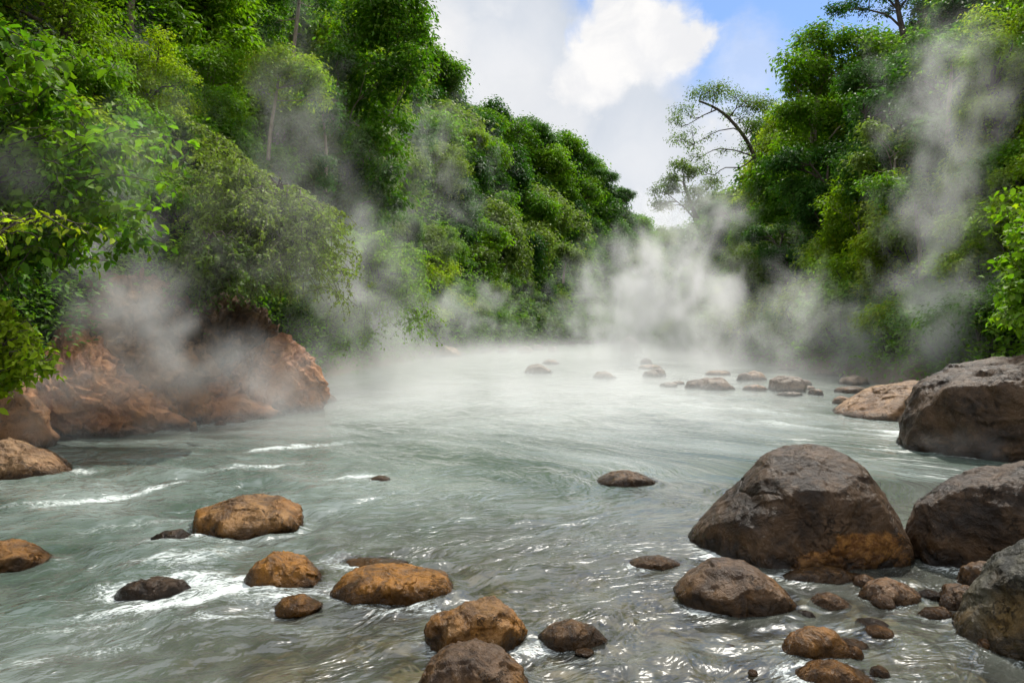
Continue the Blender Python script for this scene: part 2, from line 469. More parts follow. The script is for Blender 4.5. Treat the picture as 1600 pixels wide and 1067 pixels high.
# ------------------------------------------------------------------ rocks
def ico(sub):
    bm = bmesh.new(); bmesh.ops.create_icosphere(bm, subdivisions=sub, radius=1.0)
    v = np.array([x.co[:] for x in bm.verts]); f = np.array([[y.index for y in x.verts] for x in bm.faces])
    bm.free(); return v, f
ICO = {k: ico(k) for k in (3, 4, 5, 6, 7)}

def outline_radius(pts, ang):
    """polar radius of a smoothed closed outline, sampled at angles ang"""
    P = np.array(pts, float)
    P = np.vstack([P, P[:1]])
    d = np.r_[0, np.cumsum(np.linalg.norm(np.diff(P, axis=0), axis=1))]
    s = np.linspace(0, d[-1], 241)[:-1]
    Q = np.stack([np.interp(s, d, P[:, i]) for i in (0, 1)], 1)
    for _ in range(5):
        Q = 0.25 * np.roll(Q, 1, 0) + 0.5 * Q + 0.25 * np.roll(Q, -1, 0)
    a = np.arctan2(Q[:, 1], Q[:, 0]); r = np.hypot(Q[:, 0], Q[:, 1])
    o = np.argsort(a); a, r = a[o], r[o]
    a = np.r_[a - 2 * math.pi, a, a + 2 * math.pi]; r = np.r_[r, r, r]
    return np.interp(ang, a, r)

ROCKS = []        # (cx, cy, rx, ry) at the waterline, for foam and wakes
ROCK_GEO = []
def rock(label, cat, mat, outline, y_base, y_front=None, depth=None, sub=5, rough=0.055, ridge=0.032, facets=9, seed=0, name='river_rock', group=None, zbase=0.0, power=2.2, cracks=(), sink=0.45, wake=True, strata=False, patches=(), angular=0.8):
    """outline: photo points of the silhouette from left waterline over the top to the right waterline"""
    r_ = np.random.default_rng(1000 + seed)
    Y = ground(800, y_base, zbase)[1]
    pts = [(at(px, py, Y)[0], at(px, py, Y)[2]) for px, py in outline]
    xs = [p[0] for p in pts]; zs = [p[1] for p in pts]
    w = max(xs) - min(xs); h = max(zs) - zbase
    cx = 0.5 * (max(xs) + min(xs)); cz = zbase + 0.18 * h
    if y_front: hd = max(0.15 * w, Y - ground(800, y_front, zbase)[1])
    else: hd = (depth or 0.4) * w
    zl = zbase - sink * h
    poly = [(x - cx, z - cz) for x, z in pts] + [(max(xs) - cx - 0.12 * w, zl - cz), (min(xs) - cx + 0.12 * w, zl - cz)]
    V, Fc = ICO[sub]
    D_ = V.copy()
    ang = np.arctan2(D_[:, 2], D_[:, 0])
    rho = np.hypot(D_[:, 0], D_[:, 2])
    R2 = outline_radius(poly, ang)
    rad = ((rho / R2) ** power + (np.abs(D_[:, 1]) / hd) ** power) ** (-1 / power)
    base = D_ * rad[:, None]
    # facets
    for k in range(facets):
        n = r_.normal(size=3); n[1] = -abs(n[1]) * 1.3 - 0.35; n[2] = n[2] * 0.8 + 0.25; n /= np.linalg.norm(n)
        dd = base @ n; mx = dd.max(); lim = mx * r_.uniform(0.80, 0.93)
        over = dd > lim
        sc = np.ones(len(dd)); sc[over] = lim / dd[over]
        sc = np.where(over, 0.82 * sc + 0.18, sc)
        base = base * sc[:, None]
    size = (w * h * hd * 2) ** (1 / 3)
    q_ = base / size * 2.2 + r_.uniform(0, 50, 3)
    n = fbm(q_, 7, 0.52)
    rd = fbm(q_ * 1.7 + 9, 6, 0.55, True)
    wq = q_ + 0.25 * np.stack([perlin(q_ * 2 + 5), perlin(q_ * 2 + 25), perlin(q_ * 2 + 45)], 1)
    if strata:
        sq = np.c_[(wq[:, 0] + wq[:, 2] * 0.9) * 1.6, wq[:, 1] * 1.2, (wq[:, 2] - wq[:, 0] * 0.9) * 0.7]
        rd = rd * 0.5 + 0.4 + 0.8 * facet(sq) + 0.55 * facet(sq * 2.7, 9) + 0.35 * facet(sq * 6.5, 19)
    else:
        rd = rd + angular * (1.1 * facet(wq * 1.1, seed) + 0.55 * facet(wq * 2.9, seed + 7) + 0.25 * facet(wq * 7.0, seed + 3))
    disp = size * (rough * n + ridge * (rd - 0.4))
    for (cn, co, cw, cd) in cracks:
        cn = np.array(cn, float); cn /= np.linalg.norm(cn)
        dist = (base @ cn) / size - co + 0.16 * fbm(q_ * 1.3 + 30, 5)
        disp -= size * cd * np.exp(-(dist / cw) ** 2) * sstep(fbm(q_ * 0.6 + 60, 2), -0.35, 0.0)
    nrm = base / np.linalg.norm(base, axis=1)[:, None]
    base = base + nrm * disp[:, None]
    V2 = base
    loc = (cx, Y, cz)
    pat = np.zeros(len(V2))
    for (ppx, ppy, prx, pry) in patches:
        X_, _, Z_ = at(ppx, ppy, Y - 0.5 * hd)
        u_ = Y / F
        pat = np.maximum(pat, np.exp(-(((V2[:, 0] + cx - X_) / (prx * u_)) ** 2 + ((V2[:, 2] + cz - Z_) / (pry * u_)) ** 2)) * (V2[:, 1] < 0.1 * hd))
    me = mesh_from(name, V2, Fc, RM[mat], True, {'patch': ('FLOAT', pat)})
    o = link(name, me, None, loc)
    tag(o, label, cat, group)
    ROCK_GEO.append((V2 + np.array(loc), Fc))
    if wake: ROCKS.append((cx, Y, w / 2, hd))
    return o

rock('large dark brown boulder with a long crack and an orange patch low on its face', 'boulder', 'dark',
     [(1076, 856), (1110, 815), (1160, 765), (1205, 715), (1240, 697), (1290, 699), (1345, 727), (1392, 765), (1412, 805), (1414, 852)],
     852, 893, sub=7, seed=1, cracks=[((0.55, 0, 0.8), 0.02, 0.008, 0.016), ((0.9, 0.1, -0.35), -0.12, 0.006, 0.010)], patches=[(1330, 842, 62, 30), (1260, 862, 45, 22), (1385, 870, 20, 16)], name='boulder', facets=5, rough=0.045, power=2.5, angular=0.30, ridge=0.022)
rock('dark wet boulder with a grooved top, cut by the right edge beside the orange-patched one', 'boulder', 'dark',
     [(1424, 875), (1430, 830), (1452, 785), (1498, 755), (1560, 735), (1630, 722), (1740, 770), (1790, 880)],
     875, 912, sub=7, seed=2, name='boulder', ridge=0.035, angular=0.4)
rock('tall boulder with a black left edge and brown face in mist at the right', 'boulder', 'dark',
     [(1422, 705), (1436, 650), (1462, 604), (1520, 574), (1600, 553), (1700, 566), (1790, 630), (1810, 705)],
     705, 738, sub=7, seed=3, name='boulder', ridge=0.035, angular=0.4, cracks=[((-0.5, 0, 0.85), 0.15, 0.02, 0.03)])
rock('low tan boulder sloping down to the left in front of the misty right bank', 'boulder', 'tan',
     [(1312, 648), (1350, 624), (1392, 603), (1440, 596), (1462, 601), (1480, 650)], 648, 660, sub=6, seed=4, name='boulder')
rock('mossy grey boulder with an orange foot in the bottom right corner', 'boulder', 'moss',
     [(1506, 1005), (1540, 950), (1582, 893), (1650, 850), (1780, 830), (1850, 1005)], 1005, 1070, sub=7, seed=5, name='boulder', ridge=0.035, angular=0.4)
rock('smooth brown boulder in front of the large cracked one', 'boulder', 'brown',
     [(1054, 930), (1078, 903), (1118, 880), (1170, 883), (1214, 911), (1252, 950)], 938, 973, sub=6, seed=6, name='boulder', rough=0.03, angular=0.4)
rock('wide ochre boulder standing in the stream at the left', 'boulder', 'ochre',
     [(294, 824), (299, 800), (345, 786), (372, 779), (430, 782), (463, 800), (470, 824)], 822, 846, sub=6, seed=7, name='boulder')
K = 'river_rock'
rock('peaked golden brown rock just below the wide ochre boulder', 'rock', 'orange', [(376, 910), (398, 882), (428, 865), (468, 874), (496, 898), (508, 922)], 908, 930, seed=8, sub=6)
rock('flat-topped orange brown rock awash between the golden peaked rock and midstream', 'rock', 'orange', [(517, 922), (538, 899), (570, 892), (640, 893), (700, 905), (713, 925)], 922, 952, seed=9, sub=6)
rock('small dark rock with an orange tip below the golden peaked rock', 'rock', 'orange', [(424, 952), (440, 936), (470, 932), (505, 950)], 950, 963, seed=10)
rock('angular golden brown rock with a dark hollow in its face, bottom centre', 'rock', 'ochre', [(656, 1003), (680, 966), (722, 949), (774, 938), (802, 955), (820, 983), (827, 1008)], 1003, 1032, seed=11, sub=6, facets=10, rough=0.09)
rock('dark rounded rock with water streaming past, right of the angular golden rock', 'rock', 'brown', [(835, 1000), (860, 978), (895, 972), (930, 982), (952, 1003)], 1000, 1016, seed=12)
rock('dark brown rounded rock cut by the bottom edge below the angular golden one', 'rock', 'brown', [(648, 1090), (668, 1045), (700, 1020), (742, 1012), (782, 1024), (812, 1050), (838, 1090)], 1090, 1140, seed=13, sub=6)
rock('black rock awash in white foam at the left', 'rock', 'dark', [(165, 932), (200, 912), (245, 903), (285, 907), (302, 926)], 928, 938, seed=14)
rock('small dark rock barely above water at the left foot of the ochre boulder', 'rock', 'dark', [(226, 846), (250, 832), (280, 828), (305, 842)], 844, 850, seed=15)
rock('ochre rock cut by the left edge with a grey top', 'rock', 'ochre', [(-70, 880), (-40, 852), (10, 847), (50, 861), (80, 880)], 878, 894, seed=16, sub=6)
rock('low pinkish brown rock cut by the left edge below the red bank', 'rock', 'tan', [(-90, 742), (-50, 698), (5, 690), (60, 708), (108, 742)], 740, 756, seed=17, sub=6)
rock('small golden rock with a flat pale top and black underside, bottom right', 'rock', 'ochre', [(1220, 1022), (1238, 993), (1264, 982), (1302, 985), (1322, 1006), (1339, 1030)], 1020, 1037, seed=18, facets=9, rough=0.07)
rock('flat amber rock slab half under water at the bottom right', 'rock', 'ochre', [(1238, 1064), (1270, 1042), (1320, 1040), (1372, 1064)], 1062, 1085, seed=19)
rock('pale tan rock in the shallows in front of the large cracked boulder', 'rock', 'tan', [(1344, 935), (1360, 912), (1390, 905), (1425, 917), (1443, 938)], 934, 947, seed=20)
rock('small pale rock in the shallows, left of the pale tan rock', 'rock', 'tan', [(1262, 948), (1280, 930), (1305, 928), (1335, 948)], 946, 956, seed=21)
rock('flat brown slab at the foot of the large cracked boulder', 'rock', 'brown', [(1214, 905), (1250, 891), (1310, 888), (1362, 905)], 904, 914, seed=22)
rock('round brown rock wedged under the grooved boulder at the right', 'rock', 'brown', [(1504, 918), (1512, 888), (1540, 879), (1570, 890), (1584, 918)], 915, 930, seed=23)
rock('tan-topped rock between the round wedged rock and the shallows', 'rock', 'brown', [(1475, 948), (1488, 920), (1515, 916), (1548, 948)], 944, 962, seed=24)
rock('tiny red brown rock between the two large dark boulders', 'rock', 'brown', [(1408, 868), (1415, 840), (1428, 836), (1440, 868)], 866, 872, seed=25, sub=4)
rock('flat tan rock barely above water left of the large cracked boulder', 'rock', 'tan', [(972, 884), (1000, 874), (1040, 872), (1078, 886)], 882, 893, seed=26)
rock('lone low grey brown rock in midstream', 'rock', 'brown', [(930, 752), (955, 741), (985, 738), (1012, 745), (1030, 756)], 752, 763, seed=27)
rock('pinkish rock under the surface near the breaking ripple in midstream', 'rock', 'tan', [(572, 750), (588, 744), (600, 744), (612, 750)], 749, 753, seed=28, sub=4)
rock('amber slab under water behind the flat-topped rock', 'rock', 'ochre', [(500, 882), (560, 874), (620, 876), (660, 884)], 882, 890, seed=29, sub=4)
rock('brown slab awash at the right end of the shallows', 'rock', 'brown', [(1432, 965), (1450, 950), (1480, 950), (1500, 966)], 964, 972, seed=30, sub=4)
rock('rounded grey brown rock midstream in the near mist', 'rock', 'far', [(816, 583), (826, 572), (842, 569), (858, 577), (864, 583)], 582, 585, seed=31)
rock('pale rounded rock showing through mist, right of the rounded grey brown one', 'rock', 'far', [(926, 591), (934, 582), (948, 580), (964, 591)], 590, 593, seed=32)
rock('low rock just behind the rounded grey brown one', 'rock', 'far', [(845, 569), (855, 562), (868, 563), (876, 569)], 568, 570, seed=33, sub=4)
rock('dark upright rock rising out of the thick central mist', 'rock', 'far', [(972, 552), (974, 532), (982, 526), (992, 530), (996, 552)], 551, 553, seed=34, sub=5)
rock('grey rock with a pale foot in front of the misty right bank', 'rock', 'far', [(1090, 608), (1104, 593), (1124, 590), (1144, 604), (1148, 609)], 607, 611, seed=35)
rock('round greenish rock perched at the misty right bank', 'rock', 'far', [(1205, 612), (1208, 594), (1222, 588), (1244, 589), (1256, 602), (1256, 613)], 610, 614, seed=36)
rock('small brown stone right of the round greenish rock', 'rock', 'far', [(1266, 617), (1270, 608), (1280, 608), (1284, 617)], 616, 618, seed=37, sub=4)
rock('pale stone at the left foot of the tall boulder', 'rock', 'tan', [(1394, 658), (1402, 648), (1420, 647), (1432, 658)], 657, 661, seed=38, sub=4)

# stones strewn along both far banks
r3 = np.random.default_rng(5)
def strewn(boxes, group, cat, words_, mats, seed0):
    for k, (px, py, w, h) in enumerate(boxes):
        o_ = [(px - w / 2, py), (px - w * .36, py - h * .75), (px - w * .05 * r3.uniform(-2, 2), py - h), (px + w * .33, py - h * .72), (px + w / 2, py)]
        rock(words_(k, px, py, w, h), cat, mats[k % len(mats)], o_, py, depth=0.45, sub=4, seed=seed0 + k, group=group, wake=False)
lb = [(698, 557, 46, 17), (672, 558, 16, 11)]
strewn(lb, 'pale rocks at the foot of the left bank', 'rock', lambda k, *a: ['wide pale pink rock at the foot of the left forest', 'small pale rock left of the wide pale pink rock'][k], ['tan'], 60)
lb = [(r3.uniform(725, 880), r3.uniform(536, 552), r3.uniform(10, 26), r3.uniform(5, 13)) for _ in range(26)]
lb.sort()
strewn(lb, 'small stones along the far left bank', 'rock', lambda k, *a: 'small pinkish brown stone among those lying along the far left bank', ['far', 'tan', 'brown'], 70)
rb = [(1044, 604, 30, 6), (1180, 609, 40, 8), (1236, 618, 44, 6), (1060, 600, 22, 5)]
strewn(rb, 'flat stones before the misty right bank', 'rock', lambda k, *a: ['long flat stone in mist right of the midstream rocks', 'flat stone between the grey and the round greenish rock', 'pale flat stones under the round greenish rock', 'low stone behind the long flat stone in the mist'][k], ['far', 'tan'], 100)
rb = [(r3.uniform(1010, 1420), r3.uniform(566, 606), r3.uniform(14, 46), r3.uniform(5, 14)) for _ in range(18)] + [(r3.uniform(1250, 1420), r3.uniform(596, 640), r3.uniform(20, 60), r3.uniform(6, 15)) for _ in range(7)]
rb.sort()
strewn(rb, 'stones along the misty right bank', 'rock', lambda k, *a: 'stone half hidden by mist among those strewn along the right bank', ['far', 'tan', 'brown'], 110)

lr = [(r3.uniform(1190, 1560), r3.uniform(905, 1062), r3.uniform(26, 62), r3.uniform(8, 18)) for _ in range(11)] + [(r3.uniform(860, 1200), r3.uniform(1010, 1062), r3.uniform(16, 36), r3.uniform(3, 7)) for _ in range(3)]
lr.sort()
strewn(lr, 'small stones in the shallows', 'rock', lambda k, *a: 'small wet stone barely breaking the surface of the near shallows', ['brown', 'ochre', 'tan', 'dark'], 160)
lr = [(x, 664 + 32 * max(0, (150 - x) / 150) - max(0, x - 300) * 0.22 + r3.uniform(-3, 12), r3.uniform(12, 40), r3.uniform(5, 17)) for x in np.linspace(60, 515, 30) + r3.uniform(-9, 9, 30)]
strewn(lr, 'rubble at the foot of the left crags', 'rock', lambda k, *a: 'broken red brown stone at the waterline under the left crags', ['red', 'crag', 'red', 'tan'], 190)

# the red and brown crags at the foot of the left slope
rock('bright red ochre slope of rock running down to the water at the left', 'rock face', 'red',
     [(-60, 680), (0, 610), (50, 560), (90, 530), (125, 522), (160, 545), (196, 588), (235, 625), (285, 664)], 672, depth=0.33, sub=7, seed=201, name='rock_face', strata=True, facets=12, rough=0.11, ridge=0.07, power=2.0, sink=0.2, wake=False)
rock('grey brown rock in mist between the red slope and the left edge', 'rock face', 'crag',
     [(-120, 690), (-60, 610), (0, 595), (50, 625), (80, 690)], 700, depth=0.3, sub=5, seed=202, name='rock_face', angular=1.6, sink=0.2, wake=False)
rock('dark cracked crag behind the steam above the red slope', 'rock face', 'crag',
     [(200, 650), (215, 560), (245, 500), (290, 468), (350, 462), (400, 485), (432, 530), (450, 650)], 634, depth=0.3, sub=7, seed=203, name='rock_face', angular=0.9, facets=14, rough=0.13, ridge=0.10, sink=0.1, wake=False,
     cracks=[((0.9, 0, 0.4), 0.0, 0.06, 0.12)])
rock('orange rock shoulder reaching into the river on the right of the dark crag', 'rock face', 'red',
     [(262, 655), (300, 610), (350, 585), (395, 552), (432, 528), (470, 556), (494, 585), (514, 622)], 642, depth=0.25, sub=7, seed=204, name='rock_face', strata=True, facets=12, rough=0.09, ridge=0.06, sink=0.2, wake=False)
rock('low red rock apron at the waterline below the dark crag', 'rock face', 'red',
     [(180, 664), (230, 610), (290, 585), (350, 600), (400, 632), (430, 648)], 652, depth=0.3, sub=6, seed=205, name='rock_face', strata=True, facets=10, rough=0.09, ridge=0.07, sink=0.2, wake=False)
rock('upper brown rock wall under the hanging shrubs at the left', 'rock face', 'crag',
     [(50, 650), (90, 520), (140, 450), (195, 420), (255, 455), (305, 545), (335, 655)], 657, depth=0.36, sub=7, seed=206, name='rock_face', angular=0.9, facets=12, rough=0.12, ridge=0.08, sink=0.1, wake=False)

# ------------------------------------------------------------------ water
def flow_coords(X, Y):
    w = sstep(-Y, -15, -6.5)
    across = (1 - w) * X + w * (0.45 * X - 0.9 * Y + 5)
    along = (1 - w) * Y + w * (0.9 * X + 0.45 * Y + 4)
    return across, along
yw = 0.9 * (150 / 0.9) ** np.linspace(0, 1, 760)
tw = np.linspace(-1.15, 1.15, 640)
T, YW = np.meshgrid(tw, yw)
XW = (T * (YW + 4.5)).ravel(); YW = YW.ravel()
ac, al = flow_coords(XW, YW)
def ripples(ac, al, z=0):
    h = 0.020 * fbm(np.c_[ac * 1.5, al * 0.55, ac * 0 + z], 3)
    h = h + 0.010 * fbm(np.c_[ac * 5.5, al * 2.2, ac * 0 + 3 + z], 3)
    return h
wob = fbm(np.c_[XW * 0.6, YW * 0.6, XW * 0 + 7], 2)
Z = ripples(ac + wob * 0.5, al + wob * 0.5) * 1.5
rapid = np.exp(-(((XW + 2.6) / 2.2) ** 2 + ((YW - 5.6) / 1.9) ** 2)) + 0.8 * np.exp(-(((XW + 4.5) / 3.0) ** 2 + ((YW - 9.0) / 2.6) ** 2)) \
    + 0.35 * np.exp(-(((XW + 0.5) / 2.5) ** 2 + ((YW - 3.8) / 1.2) ** 2)) + 0.5 * np.exp(-(((XW - 1.5) / 3.0) ** 2 + ((YW - 3.4) / 1.0) ** 2))
Z = Z + rapid * 0.15 * fbm(np.c_[ac * 1.3, al * 0.9, ac * 0 + 11], 4) + rapid * 0.02 * fbm(np.c_[ac * 6, al * 3, ac * 0 + 13], 3, 0.5, True)
Z = Z * (0.85 + 0.35 * sstep(YW, 3, 9))
foam = np.zeros(len(XW))
fl_n = fbm(np.c_[ac * 2.2, al * 0.8, ac * 0 + 21], 4)
for (cx, cy, rx, ry) in ROCKS:
    # distance to the waterline ellipse
    dx, dy = XW - cx, YW - cy
    sel = (np.abs(dx) < rx + 1.6) & (np.abs(dy) < ry + 1.6)
    if not sel.any(): continue
    dxs, dys = dx[sel], dy[sel]
    rr = np.hypot(dxs / rx, dys / ry)
    dist = (rr - 1) * min(rx, ry)
    wn_ = sstep(-np.full(1, cy), -15, -6.5)[0]
    fx, fy = -0.9 * wn_, -(1 - wn_) - 0.4 * wn_
    up = -(dxs * fx + dys * fy) / (np.hypot(dxs, dys) + 1e-6)
    amp = min(0.030, 0.05 * rx) * (1.0 if cy < 14 else 0.3)
    Z[sel] += amp * np.cos(dist * (22 if cy < 14 else 8)) * np.exp(-np.clip(dist, 0, 9) * 4.5) * (0.55 + 0.45 * up) * (dist > -0.3)
    if cy < 13:
        foam[sel] += 0.55 * np.exp(-np.clip(dist, 0, 9) * 16) * (0.35 - 0.65 * up).clip(0.05) * (1 + fl_n[sel])
def foam_spot(px, py, rl, rw, amt, turn=0.0):
    global foam
    cx, cy = ground(px, py)
    a0 = math.atan2(-0.42, -0.9) + turn
    dx, dy = XW - cx, YW - cy
    u = dx * math.cos(a0) + dy * math.sin(a0); v = -dx * math.sin(a0) + dy * math.cos(a0)
    u = u + 0.5 * rl * wob; v = v + rw * 1.6 * fl_n + 0.35 * rw * np.sin(u / rl * 3)
    foam += amt * (np.exp(-((u / rl) ** 2 + (v / rw) ** 2)) + 0.22 * np.exp(-((u / (rl * 1.9)) ** 2 + (v / (rw * 3.2)) ** 2)))
for a in [(330, 905, .55, .24, 1.0), (270, 880, .4, .14, .95), (370, 925, .3, .12, .8), (230, 950, .4, .10, .7), (300, 935, .4, .14, .85), (120, 985, .4, .06, .4), (60, 1040, .25, .08, .5), (200, 770, .8, .12, 1.0, .5),
          (130, 735, .45, .14, .95, .3), (90, 785, .9, .12, .55, .3), (440, 700, .9, .22, .75, .3), (420, 728, .45, .14, .65), (350, 735, 1.0, .2, .4), (560, 746, .55, .10, .9, .3), (520, 695, 1.2, .3, .45, .2),
          (260, 815, .8, .15, .5, .2), (180, 860, .9, .2, .4), (590, 1000, .35, .1, .35), (680, 955, .15, .07, .7), (480, 985, .5, .12, .35), (830, 1020, .2, .06, .5), (900, 1030, .35, .05, .6), (1000, 1030, .3, .05, .4), (330, 970, .3, .06, .5), (200, 1010, .4, .05, .4), (440, 935, .25, .06, .8), (600, 955, .3, .05, .7),
          (1150, 640, 3.5, .8, .6, -1.0), (1250, 665, 2.2, .5, .6, -.9), (1050, 620, 4, 1.2, .45, -1.0), (1400, 680, .8, .2, .6, .5), (1180, 690, 2.0, .6, .35, -.9), (640, 575, 3, 1.5, .4, -1),
          (1190, 930, .3, .05, .5), (1380, 955, .5, .06, .4), (1100, 960, .5, .06, .35), (1270, 1045, .5, .08, .35), (980, 745, .25, .05, .3), (1120, 870, .3, .06, .3)]:
    foam_spot(*a)
foam = foam * 0.70 * (0.75 + 0.8 * fl_n)
# depth of clear water over bed and stones
allV = [bedV]; allF = [bedF]; off = len(bedV)
tris = [np.vstack([bedF[:, [0, 1, 2]], bedF[:, [0, 2, 3]]])]
for V2, Fc in ROCK_GEO:
    allV.append(V2); tris.append(Fc + off); off += len(V2)
VV = np.vstack(allV); TT = np.vstack(tris)
keep = VV[TT[:, 0], 1] < 16
bvh = BVHTree.FromPolygons(VV.tolist(), TT[keep].tolist())
depth = np.full(len(XW), 2.0)
idx = np.where((YW < 15) & (np.abs(XW) < 0.95 * YW + 1.5))[0]
down = Vector((0, 0, -1))
rc = bvh.ray_cast
for ii in idx[::1]:
    h = rc(Vector((XW[ii], YW[ii], 1.9)), down)
    if h[0] is not None: depth[ii] = Z[ii] - h[0].z
depth = np.maximum(depth, 0.0)
nw = len(tw)
i, j = np.meshgrid(np.arange(len(yw) - 1), np.arange(nw - 1), indexing='ij')
q = (i * nw + j).ravel()
def water_mat():
    m, t, out = new_mat('river water')
    fl = t.node('ShaderNodeAttribute', attribute_name='flow').outputs['Vector']
    fo = t.node('ShaderNodeAttribute', attribute_name='foam').outputs['Fac']
    de = t.node('ShaderNodeAttribute', attribute_name='depth').outputs['Fac']
    g = t.node('ShaderNodeNewGeometry'); P = g.outputs['Position']
    mp = t.node('ShaderNodeMapping', ins={'Vector': fl, 'Scale': (1.0, 0.55, 1.0)})
    a = t.noise(mp.outputs[0], 9.0, 2.0, 0.5, 1.4)
    b = t.noise(mp.outputs[0], 3.0, 3.0, 0.5, 0.5)
    cwn = t.noise(mp.outputs[0], 30.0, 3.0, 0.6, 0.3)
    # murk
    murk_n = t.noise(fl, 0.5, 3.0, 0.5)
    murk = t.mix(t.smooth(murk_n, 0.35, 0.65), (0.060, 0.088, 0.070), (0.190, 0.225, 0.205))
    murk = t.mix(t.smooth(de, 0.10, 0.55), (0.105, 0.115, 0.095), murk)
    turb = t.math('SUBTRACT', 1.0, t.math('POWER', 0.018, t.math('MAXIMUM', de, 0.0)), clamp=True)
    dif = t.node('ShaderNodeBsdfDiffuse', ins={'Color': murk})
    trn = t.node('ShaderNodeBsdfTransparent', ins={'Color': (0.86, 0.90, 0.80, 1)})
    body = t.node('ShaderNodeMixShader', ins={0: turb, 1: trn.outputs[0], 2: dif.outputs[0]})
    rg = t.math('ABSOLUTE', t.math('SUBTRACT', t.noise(mp.outputs[0], 4.0, 2.5, 0.45, 2.0), 0.5))
    gust = t.smooth(t.noise(fl, 0.9, 3.0, 0.5, 0.6), 0.36, 0.62, 0.30, 1.10)
    h = t.math('ADD', t.math('MULTIPLY', a, 0.015), t.math('ADD', t.math('MULTIPLY', cwn, 0.0022), t.math('MULTIPLY', rg, -0.045)))
    h = t.math('ADD', t.math('MULTIPLY', b, 0.08), t.math('MULTIPLY', h, gust))
    bp = t.node('ShaderNodeBump', ins={'Strength': 1.0, 'Distance': 1.0, 'Height': h})
    gl = t.node('ShaderNodeBsdfGlossy', ins={'Color': (1, 1, 1, 1), 'Roughness': 0.16, 'Normal': bp.outputs[0]})
    fr = t.node('ShaderNodeFresnel', ins={'IOR': 1.62, 'Normal': bp.outputs[0]})
    srf = t.node('ShaderNodeMixShader', ins={0: fr.outputs[0], 1: body.outputs[0], 2: gl.outputs[0]})
    # foam
    mf = t.node('ShaderNodeMapping', ins={'Vector': fl, 'Scale': (1.0, 0.42, 1.0)})
    f1 = t.noise(mf.outputs[0], 6.0, 8.0, 0.70, 2.6)
    f2 = t.noise(mf.outputs[0], 26.0, 5.0, 0.7, 0.6)
    rid = t.math('SUBTRACT', 1.0, t.math('MULTIPLY', t.math('ABSOLUTE', t.math('SUBTRACT', f1, 0.5)), 7.0), clamp=True)
    tex = t.math('ADD', t.math('MULTIPLY', rid, 0.50), t.math('MULTIPLY', f2, 0.70))
    f3 = t.noise(mf.outputs[0], 70.0, 4.0, 0.7, 0.3)
    ff = t.math('ADD', t.math('ADD', tex, t.math('MULTIPLY', t.math('SUBTRACT', f3, 0.5), 0.75)), t.math('MULTIPLY', fo, 0.70))
    fm = t.math('MULTIPLY', t.smooth(ff, 0.88, 1.36), t.smooth(fo, 0.02, 0.5), clamp=True)
    fm = t.math('MAXIMUM', fm, t.math('MULTIPLY', t.smooth(fo, 0.2, 1.3), 0.22))
    fd = t.node('ShaderNodeBsdfDiffuse', ins={'Color': (0.70, 0.75, 0.73, 1), 'Normal': bp.outputs[0]})
    fin = t.node('ShaderNodeMixShader', ins={0: t.math('MULTIPLY', fm, 0.85), 1: srf.outputs[0], 2: fd.outputs[0]})
    t.l.new(fin.outputs[0], out.inputs[0])
    return m
wm = mesh_from('river_water', np.c_[XW, YW, Z], np.c_[q, q + 1, q + nw + 1, q + nw], water_mat(), True,
               {'flow': ('FLOAT_VECTOR', np.c_[ac + wob * 0.25, al + wob * 0.4, XW * 0]), 'foam': ('FLOAT', foam), 'depth': ('FLOAT', depth)})
tag(link('river_water', wm), kind='structure')

# ------------------------------------------------------------------ foliage
def leaves(C, Out, size, g, droop=0.5, wide=0.5, jitter=0.6):
    """one folded leaf per point C, facing roughly along Out and the sky"""
    n = len(C)
    nrm = Out * 0.75 + np.array([0, 0, 0.75]) + g.normal(size=(n, 3)) * jitter * 0.6
    nrm /= np.linalg.norm(nrm, axis=1)[:, None] + 1e-9
    d = Out * 0.7 + np.array([0, 0, -droop]) + g.normal(size=(n, 3)) * 0.65
    d -= nrm * np.sum(d * nrm, 1)[:, None]; d /= np.linalg.norm(d, axis=1)[:, None] + 1e-9
    s_ = np.cross(d, nrm)
    L = (size * g.uniform(0.6, 1.25, n))[:, None]; Wd = L * wide * 0.5
    tip = C + d * L - nrm * L * 0.12
    l = C + d * L * 0.42 - s_ * Wd + nrm * L * 0.09
    r = C + d * L * 0.42 + s_ * Wd + nrm * L * 0.09
    V = np.stack([C, l, tip, r], 1).reshape(-1, 3)
    k = np.arange(n)[:, None] * 4
    Fq = np.vstack([k + np.array([0, 1, 2]), k + np.array([0, 2, 3])])
    return V, Fq

